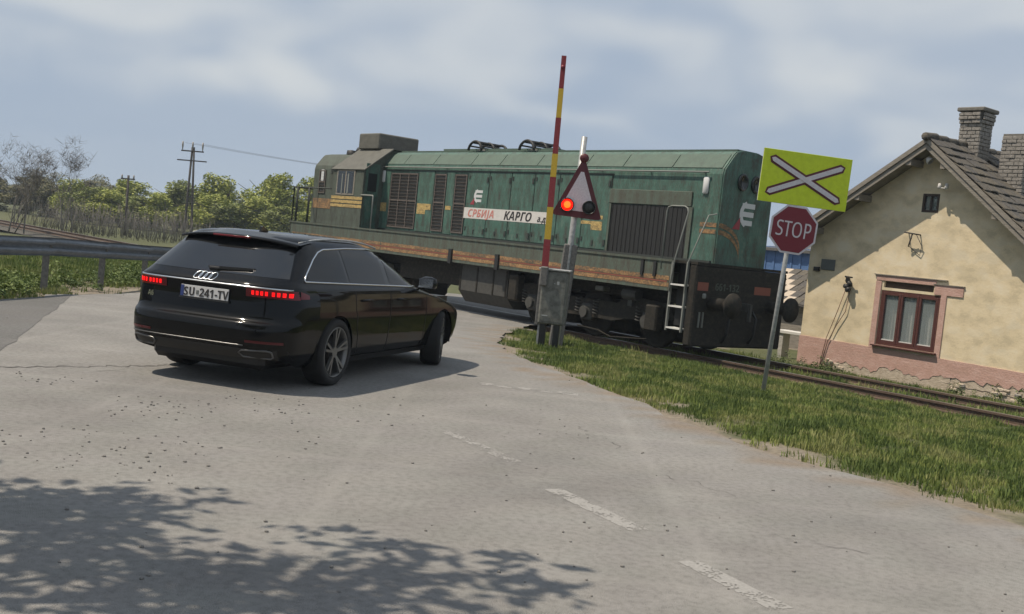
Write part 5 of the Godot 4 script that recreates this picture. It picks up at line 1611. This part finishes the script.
	st = S(); bx(st, Vector3(-2.72, 2.25, 0.04), Vector3(0.14, 0.10, 0.08), Basis.IDENTITY, 0.01)
	obj("junction_box", st, M.black, t)

# ---------------------------------------------------------------- signs and crossing gear
func sign_clip(parent: Node, at: Vector3) -> void:
	var st := S(); bx(st, at, Vector3(0.11, 0.04, 0.05))
	obj("clip", st, M.sign_back, parent)
func make_signs() -> void:
	var foot := Vector3(3.79, ground_y(3.79, -15.99), -15.99)
	var tilt := Basis(Vector3(0, 0, 1), -0.052)
	var post := thing("sign_post", foot, "grey steel post carrying the stop sign, leaning on the verge", "post")
	post.basis = tilt
	var st := S(true); cyl(st, Vector3(0, -0.3, 0), Vector3(0, 3.42, 0), 0.033, 12)
	obj("tube", st, M.galv_post, post)
	st = S(true); lathe(st, [Vector2(0.0, 0.04), Vector2(0.03, 0.03), Vector2(0.038, 0.0)], Transform3D(Basis.IDENTITY, Vector3(0, 3.41, 0)), 12)
	obj("cap", st, M.lamp_black, post)
	# stop sign
	var oct := func(r: float) -> PackedVector2Array:
		var p := PackedVector2Array()
		for i in 8: p.append(Vector2(cos(PI / 8 + i * PI / 4), sin(PI / 8 + i * PI / 4)) * r / cos(PI / 8))
		return p
	var sg := thing("stop_sign", Vector3(3.945, 2.262, -15.93), "red octagonal stop sign below the yellow board", "sign")
	sg.basis = tilt * Basis(Vector3.UP, 0.10)
	st = S(); extrude(st, oct.call(0.35), Transform3D(Basis.IDENTITY, Vector3(0, 0, -0.012)), 0.012)
	obj("border", st, M.sign_white, sg)
	st = S(); extrude(st, oct.call(0.322), Transform3D(Basis.IDENTITY, Vector3(0, 0, 0.0)), 0.004)
	obj("face", st, M.sign_red, sg)
	text(sg, "lettering", "STOP", 0.225, Vector3(0, 0.0, 0.007), M.sign_white, 0.004, 0.0, Basis.IDENTITY, "Droid Sans", 400, 0.74)
	sign_clip(sg, Vector3(0, 0.15, -0.035)); sign_clip(sg, Vector3(0, -0.15, -0.035))
	# yellow board with the crossed planks
	var bd := thing("crossing_board", Vector3(4.03, 2.995, -15.94), "yellow-green board bearing a white and red railway crossing cross", "sign")
	bd.basis = Basis(Vector3(0, 0, 1), -0.025) * Basis(Vector3.UP, 0.10)
	st = S(); bx(st, Vector3.ZERO, Vector3(1.325, 0.76, 0.012), Basis.IDENTITY, 0.003)
	obj("panel", st, M.sign_yellow, bd)
	st = S()
	for e in [[0, 0.375, 1.325, 0.012], [0, -0.375, 1.325, 0.012]]: bx(st, Vector3(e[0], e[1], -0.012), Vector3(e[2], e[3], 0.03))
	for x in [-0.656, 0.656]: bx(st, Vector3(x, 0, -0.012), Vector3(0.012, 0.735, 0.03))
	obj("edge_frame", st, M.sign_back, bd)
	var n := 0
	for a in [0.415, -0.445]:
		var b := Basis(Vector3(0, 0, 1), a)
		var L2 := 0.625
		var outer := PackedVector2Array([Vector2(-L2, 0), Vector2(-L2 + 0.055, 0.064), Vector2(L2 - 0.055, 0.064), Vector2(L2, 0), Vector2(L2 - 0.055, -0.064), Vector2(-L2 + 0.055, -0.064)])
		var inner := PackedVector2Array([Vector2(-L2 + 0.03, 0), Vector2(-L2 + 0.068, 0.033), Vector2(L2 - 0.068, 0.033), Vector2(L2 - 0.03, 0), Vector2(L2 - 0.068, -0.033), Vector2(-L2 + 0.068, -0.033)])
		st = S(); extrude(st, outer, Transform3D(b, Vector3(0, 0, 0.006 + 0.003 * n)), 0.003)
		var cr := obj("cross_arm", st, M.sign_rim, bd)
		st = S(); extrude(st, inner, Transform3D(b, Vector3(0, 0, 0.009 + 0.005 * n)), 0.004 + 0.002 * n)
		obj("cross_face", st, M.sign_white, cr)
		n += 1
	sign_clip(bd, Vector3(-0.06, 0.2, -0.035)); sign_clip(bd, Vector3(-0.07, -0.2, -0.035))
	# barrier: machine housing with the boom raised
	var bf := Vector3(0.70, ground_y(0.70, -19.19), -19.19)
	var br := thing("level_crossing_barrier", bf, "grey barrier machine with its red and yellow boom raised upright", "barrier", "", -0.12)
	st = S()
	for x in [-0.12, 0.12]: bx(st, Vector3(x, 0.2, 0.02), Vector3(0.10, 0.56, 0.16))
	obj("foot", st, M.lamp_black, br)
	st = S(); bx(st, Vector3(-0.195, 0.20, 0.0), Vector3(0.035, 0.54, 0.14))
	obj("foot_plate", st, M.galv_post, br)
	st = S(); bx(st, Vector3(0.015, 0.92, 0), Vector3(0.46, 0.94, 0.36), Basis.IDENTITY, 0.025)
	var hs := obj("housing", st, M.cabinet, br)
	st = S(); bx(st, Vector3(0.015, 0.92, 0.183), Vector3(0.40, 0.84, 0.012), Basis.IDENTITY, 0.004)
	var hd := obj("housing_door", st, M.cabinet, hs)
	for e in [[Vector3(-0.10, 0.60, 0.195), Vector3(0.10, 0.02, 0.02), "latch"], [Vector3(0.08, 1.18, 0.193), Vector3(0.04, 0.06, 0.01), "lock_plate"], [Vector3(0.02, 1.17, 0.193), Vector3(0.02, 0.02, 0.01), "keyhole_cover"]]:
		st = S(); bx(st, e[0], e[1])
		obj(e[2], st, M.galv_post, hd)
	st = S(); bx(st, Vector3(0.0, 1.405, 0), Vector3(0.56, 0.035, 0.42), Basis.IDENTITY, 0.01)
	obj("housing_lid", st, M.galv_post, hs)
	st = S(); bx(st, Vector3(-0.235, 0.92, 0.0), Vector3(0.06, 1.0, 0.26), Basis.IDENTITY, 0.01)
	bx(st, Vector3(-0.18, 1.28, 0.20), Vector3(0.14, 0.34, 0.10), Basis.IDENTITY, 0.02)
	obj("boom_arm", st, M.steel_dark, br)
	var cuts := [0.0, 0.55, 1.15, 1.55, 2.05, 2.95, 3.62, 3.8]
	var y0 := 1.30
	var lean := Vector3(-0.014, 1, 0.0).normalized()
	var segs := [[1.30, 1.90, 0], [1.90, 2.50, 1], [2.50, 3.02, 0], [3.02, 3.62, 1], [3.62, 4.30, 0], [4.30, 4.88, 1], [4.88, 5.08, 0], [5.08, 5.12, 0]]
	segs = [[1.28, 1.92, 0], [1.92, 2.48, 1], [2.48, 3.00, 0], [3.00, 3.40, 1], [3.40, 4.02, 0], [4.02, 4.52, 1], [4.52, 5.08, 0]]
	for g in segs:
		st = S()
		var w := lerpf(0.115, 0.075, (g[0] - 1.3) / 3.8)
		var a: Vector3 = Vector3(-0.16, 0, 0.20) + lean * (g[0] + 0.001); var b: Vector3 = Vector3(-0.16, 0, 0.20) + lean * (g[1] - 0.001)
		bar(st, a, b, 0.05, w, Vector3(1, 0, 0))
		obj("boom_section", st, M.boom_yellow if g[2] else M.boom_red, br)
	st = S(true)
	lathe(st, [Vector2(0, 0.03), Vector2(0.035, 0.02), Vector2(0.035, -0.02)], Transform3D(Basis(Vector3.RIGHT, PI / 2), Vector3(-0.23, 4.88, 0.24)), 12)
	obj("boom_lamp", st, M.sign_red, br)
	# concrete post behind the housing
	# flashing-light signal
	var sf := Vector3(0.91, ground_y(0.91, -20.08), -20.08)
	var sp := thing("signal_post", sf, "slim grey post of the flashing red warning signal", "post")
	sp.basis = Basis(Vector3(0, 0, 1), -0.022)
	st = S(true); cyl(st, Vector3(0, -0.3, 0), Vector3(0, 3.87, 0), 0.055, 12)
	obj("tube", st, M.galv_post, sp)
	st = S(); bx(st, Vector3(-0.02, 0.85, -0.05), Vector3(0.25, 2.1, 0.2), Basis(Vector3(0, 0, 1), -0.03), 0.02)
	obj("cable_cabinet", st, M.steel_dark, sp)
	var wl := thing("warning_signal", Vector3(1.0, 2.33, -19.98), "red-rimmed triangular signal with one glowing red lamp and one dark lamp", "signal")
	wl.basis = Basis(Vector3(0, 0, 1), -0.03) * Basis(Vector3.UP, 0.03)
	var tp := func(k: float) -> PackedVector2Array:
		var c := Vector2(0.0, 0.30); var o := PackedVector2Array()
		for v in [Vector2(-0.45, -0.06), Vector2(-0.40, -0.09), Vector2(0.40, -0.09), Vector2(0.45, -0.06), Vector2(0.04, 0.93), Vector2(-0.04, 0.93)]: o.append(c + (v - c) * k)
		return o
	st = S(); extrude(st, tp.call(1.0), Transform3D(Basis.IDENTITY, Vector3(0, 0, -0.02)), 0.02)
	obj("rim", st, M.sign_rim, wl)
	st = S(); extrude(st, tp.call(0.70), Transform3D(Basis.IDENTITY, Vector3(0, 0, 0.0)), 0.005)
	obj("face", st, M.sign_white, wl)
	st = S(true); lathe(st, [Vector2(0, 0.02), Vector2(0.07, 0.02), Vector2(0.085, 0.0)], Transform3D(Basis(Vector3.RIGHT, PI / 2), Vector3(0.0, 0.99, 0.0)), 16)
	obj("top_disc", st, M.sign_rim, wl)
	for x in [-0.20, 0.20]:
		var lit: bool = x < 0
		st = S(true); lathe(st, [Vector2(0.125, -0.02), Vector2(0.125, 0.06), Vector2(0.112, 0.06), Vector2(0.108, 0.012), Vector2(0.0, 0.012)], Transform3D(Basis(Vector3.RIGHT, PI / 2), Vector3(x, 0.115, 0.005)), 24)
		var hh := obj("lamp_housing", st, M.lamp_black, wl)
		st = S(true); lathe(st, [Vector2(0.106, 0.016), Vector2(0.08, 0.030), Vector2(0.0, 0.038)], Transform3D(Basis(Vector3.RIGHT, PI / 2), Vector3(x, 0.115, 0.005)), 24)
		obj("red_lamp_lens" if lit else "dark_lens", st, M.lamp_red if lit else M.lamp_black, hh)
		if lit:
			st = S(true); lathe(st, [Vector2(0.062, 0.040), Vector2(0.04, 0.046), Vector2(0.0, 0.048)], Transform3D(Basis(Vector3.RIGHT, PI / 2), Vector3(x, 0.118, 0.005)), 20)
			obj("lamp_filament_glow", st, M.lamp_core, hh)
	var ol := OmniLight3D.new(); ol.name = "red_lamp_glow"
	ol.light_color = Color(1, 0.12, 0.04); ol.light_energy = 0.02; ol.omni_range = 6.0; ol.omni_attenuation = 2.0; ol.light_size = 0.1; ol.shadow_enabled = true
	wl.add_child(ol); ol.position = Vector3(-0.20, 0.115, 0.13)

# ---------------------------------------------------------------- crash barrier, poles, far buildings
func make_barrier() -> void:
	var line := [Vector3(-8.75, 0.93, -9.5), Vector3(-8.30, 0.955, -14.6), Vector3(-8.05, 0.955, -17.0), Vector3(-7.93, 0.94, -18.7), Vector3(-7.72, 0.885, -20.7), Vector3(-7.52, 0.84, -22.5), Vector3(-7.25, 0.79, -24.8), Vector3(-7.0, 0.74, -26.8)]
	var t := thing("crash_barrier", Vector3(line[2].x, ground_y(line[2].x, line[2].z), line[2].z), "bluish steel crash barrier with a ribbed beam along the side road", "guard rail")
	var o := t.position
	var prof := [Vector2(0.0, 0.0), Vector2(-0.03, -0.02), Vector2(0.05, -0.065), Vector2(0.05, -0.105), Vector2(-0.02, -0.135), Vector2(-0.02, -0.175), Vector2(0.05, -0.205), Vector2(0.05, -0.245), Vector2(-0.03, -0.29), Vector2(0.0, -0.31)]
	for i in line.size() - 1:
		var a: Vector3 = line[i]; var b: Vector3 = line[i + 1]
		var d := (b - a).normalized(); var side := d.cross(Vector3.UP).normalized()      # towards the road
		var st := S(true)
		for k in prof.size() - 1:
			var q := []
			for e in [[a, prof[k]], [b, prof[k]], [b, prof[k + 1]], [a, prof[k + 1]]]: q.append(e[0] + side * e[1].x + Vector3(0, e[1].y, 0) - o)
			poly(st, q, (a + b) / 2 - side * 3.0 - o)
			for m in 4: q[m] -= side * 0.004
			poly(st, q, (a + b) / 2 + side * 3.0 - o)
		obj("beam", st, M.galv, t)
	for p in [[1, 0.0], [2, 0.05], [3, 0.0], [4, 0.0], [5, 0.0], [6, 0.0], [7, 0.0]]:
		var c: Vector3 = line[p[0]]
		var gy := ground_y(c.x, c.z)
		var st := S()
		var x := c.x - 0.09
		bx(st, Vector3(x, (gy - 0.2 + c.y - 0.02) / 2, c.z) - o, Vector3(0.10, c.y - 0.02 - gy + 0.2, 0.06))
		bx(st, Vector3(c.x - 0.04, c.y - 0.155, c.z) - o, Vector3(0.06, 0.14, 0.10))
		obj("post", st, M.steel_dark, t)
func tele_pole(at: Vector3, h: float, double: bool, label: String) -> Node3D:
	var t := thing("telegraph_pole", at, label, "pole", "telegraph poles along the railway")
	var st := S(true)
	if double:
		for s in [-1.0, 1.0]:
			st = S(true); tube(st, [Vector3(0.33 * s, -0.3, 0), Vector3(0.07 * s, h, 0)], [0.12, 0.08], 8)
			obj("leg", st, M.pole, t)
		st = S()
		bx(st, Vector3(0, h * 0.45, 0), Vector3(0.7, 0.12, 0.12)); bx(st, Vector3(0, h - 0.35, 0.14), Vector3(1.9, 0.11, 0.1)); bx(st, Vector3(0, h - 1.15, 0.14), Vector3(2.5, 0.10, 0.1))
		obj("cross_arm", st, M.pole, t)
		for x in [-0.85, 0.0, 0.85]:
			st = S(true); tube(st, [Vector3(x, h - 0.3, 0.14), Vector3(x, h + 0.15, 0.14), Vector3(x, h + 0.42, 0.14)], [0.03, 0.08, 0.06], 8)
			obj("insulator", st, M.insul, t)
	else:
		tube(st, [Vector3(0, -0.3, 0), Vector3(0, h, 0)], [0.10, 0.075], 8)
		obj("leg", st, M.pole, t)
		st = S(); bx(st, Vector3(0, h - 0.25, 0.09), Vector3(0.95, 0.09, 0.08))
		obj("cross_arm", st, M.pole, t)
		for x in [-0.4, 0.4]:
			st = S(true); tube(st, [Vector3(x, h - 0.2, 0.09), Vector3(x, h + 0.02, 0.09)], 0.05, 6)
			obj("insulator", st, M.insul, t)
	return t
func make_far() -> void:
	tele_pole(Vector3(-28.05, -0.62, -93), 7.65, true, "tall two-legged telegraph pole with two cross arms before the wood").rotation.z = 0.02
	tele_pole(Vector3(-26.9, -0.62, -75), 4.25, false, "short single telegraph pole standing before the dark green trees").rotation.z = 0.02
	tele_pole(Vector3(-43.4, -0.6, -110), 4.2, false, "far single telegraph pole rising from the bare thicket")
	for k in 3:
		var st := S(true); var pts := []
		for i in 25:
			var f := i / 24.0
			var p := Vector3(-27.2 - 0.85 * k, 7.35, -93).lerp(Vector3(20 - 0.85 * k, 7.2, -88), f)
			p.y -= 1.0 * 4.0 * f * (1 - f)
			pts.append(p)
		tube(st, pts, 0.008, 4)
		var w := obj("overhead_wire", st, M.wire)
		tag(w, "thin overhead wire running off the two-legged telegraph pole", "wire", "overhead wires")
	# sheds behind the house
	var sh := thing("blue_shed", T(22.0, -15.0, -0.45), "blue painted shed behind the house", "shed", "", -(PI / 2 - PHI))
	var st := S(); bx(st, Vector3(1.0, 1.45, 0), Vector3(7.5, 3.0, 2.6))
	obj("wall", st, M.blue, sh)
	st = S()
	for i in 20: bx(st, Vector3(-2.6 + i * 0.37, 1.45, 1.31), Vector3(0.08, 2.9, 0.03))
	var rb := obj("wall_ribs", st, M.blue, sh)
	rb.set_meta("kind", "stuff")
	st = S(); bx(st, Vector3(1.0, 3.0, 0), Vector3(7.8, 0.10, 3.0), Basis(Vector3.RIGHT, 0.1))
	obj("roof", st, M.steel_dark, sh)
	var lw := thing("tiled_shed", T(20.0, -10.0, -0.5), "low shed with an old tiled roof before the blue shed", "shed", "", -(PI / 2 - PHI))
	st = S(); bx(st, Vector3(1.0, 0.55, 0), Vector3(5.0, 1.3, 2.0))
	obj("wall", st, M.wood_grey, lw)
	st = S(); bx(st, Vector3(1.0, 1.72, 0.1), Vector3(5.2, 0.06, 2.5), Basis(Vector3.RIGHT, 0.42))
	var lr := obj("roof", st, M.tile[0], lw)
	for i in 6:
		for j in 16:
			st = S()
			if i == 0 and j == 0: pass
			var b := Basis(Vector3.RIGHT, 0.42)
			bx(st, Vector3(1.0, 1.72, 0.1) + b * Vector3(-2.4 + j * 0.32, 0.05 + 0.01 * (j % 2), -1.0 + i * 0.4), Vector3(0.29, 0.03, 0.42), b * Basis(Vector3.RIGHT, 0.06), 0.01)
			obj("roof_tile", st, M.bare_plaster if (i * 7 + j * 5) % 4 == 0 else M.tile[(i + j) % 3], lr)
	var bn := thing("white_bench", T(16.9, -5.6, -0.5), "whitewashed low bench beside the house corner", "bench", "", -(PI / 2 - PHI))
	st = S(); bx(st, Vector3(0, 0.66, 0), Vector3(0.9, 0.09, 0.35), Basis.IDENTITY, 0.015)
	obj("seat", st, M.white_wall, bn)
	for x in [-0.4, 0.4]:
		st = S(); bx(st, Vector3(x * 0.8, 0.3, 0), Vector3(0.12, 0.64, 0.28))
		obj("leg", st, M.concrete, bn)

# ---------------------------------------------------------------- build
func make_sky_cover() -> ImageTexture:
	var n := FastNoiseLite.new(); n.seed = 12; n.frequency = 1.0; n.fractal_octaves = 4; n.fractal_gain = 0.42; n.noise_type = FastNoiseLite.TYPE_SIMPLEX_SMOOTH
	var w := 1024; var h := 512
	var cc := Color(0.27, 0.22, 0.125).linear_to_srgb()
	var im := Image.create(w, h, false, Image.FORMAT_RGBA8)
	for y in h:
		var el := (0.5 - (y + 0.5) / h) * PI
		if el < -0.02: continue
		for x in w:
			var az := (x + 0.5) / w * TAU
			var d := Vector3(cos(az) * cos(el), sin(el), sin(az) * cos(el))
			var p := Vector3(d.x, d.z, 0) / (d.y + 0.22)
			var v := n.get_noise_2d(p.x * 1.7 + 0.6 * n.get_noise_2d(p.y, p.x), p.y * 1.7 + 0.5 * n.get_noise_2d(p.x + 5.0, p.y)) * 0.5 + 0.5
			var streak := n.get_noise_2d(p.x * 0.5 + 9.0, p.y * 0.5) * 0.5 + 0.5
			var a := ss(0.22, 0.76, v * 0.5 + streak * 0.5)
			a *= lerpf(0.10, 1.0, ss(0.09, 0.15, el + 0.06 * (v - 0.5)))
			im.set_pixel(x, y, Color(cc.r, cc.g, cc.b, a))
	return ImageTexture.create_from_image(im)
func _ready() -> void:
	rng.seed = 20240411
	# camera
	var cam := Camera3D.new(); cam.name = "camera"
	cam.fov = rad_to_deg(2.0 * atan(307.0 / 1094.3)); cam.near = 0.05; cam.far = 4000.0
	cam.position = Vector3(0, 1.63, 0)
	cam.basis = Basis(Vector3.RIGHT, -deg_to_rad(3.25)) * Basis(Vector3(0, 0, 1), deg_to_rad(5.92))
	add_child(cam)
	# sky, exposure
	var env := Environment.new()
	env.background_mode = Environment.BG_SKY
	var sm := ProceduralSkyMaterial.new()
	sm.sky_top_color = Color(0.60, 0.67, 0.765); sm.sky_horizon_color = Color(0.668, 0.722, 0.785); sm.sky_curve = 0.16
	sm.ground_bottom_color = Color(0.3, 0.3, 0.27); sm.ground_horizon_color = Color(0.6, 0.63, 0.63)
	sm.sky_cover = make_sky_cover(); sm.sky_cover_modulate = Color(1, 1, 1)
	sm.sun_angle_max = 0.0
	var sky := Sky.new(); sky.sky_material = sm
	env.sky = sky
	env.tonemap_mode = Environment.TONE_MAPPER_LINEAR
	env.tonemap_exposure = 1.0
	env.sdfgi_enabled = true; env.ssao_enabled = true; env.ssil_enabled = true
	env.fog_enabled = true; env.fog_density = 0.0006; env.fog_light_color = Color(0.70, 0.75, 0.80)
	var we := WorldEnvironment.new(); we.name = "world_environment"; we.environment = env
	add_child(we)
	# sun: high, from the left
	var sun := DirectionalLight3D.new(); sun.name = "sun"
	sun.light_energy = 1.55; sun.light_color = Color(1.0, 0.945, 0.865); sun.light_angular_distance = 0.5; sun.shadow_enabled = true
	var to_sun := Vector3(-0.54, 1.0, 0.045).normalized()
	sun.look_at_from_position(to_sun * 20.0, Vector3.ZERO, Vector3(0, 0, 1))
	add_child(sun)
	make_materials()
	make_setting()
	make_house()
	make_far()
	make_vegetation()
	make_barrier()
	make_locomotive()
	make_signs()
	make_car()
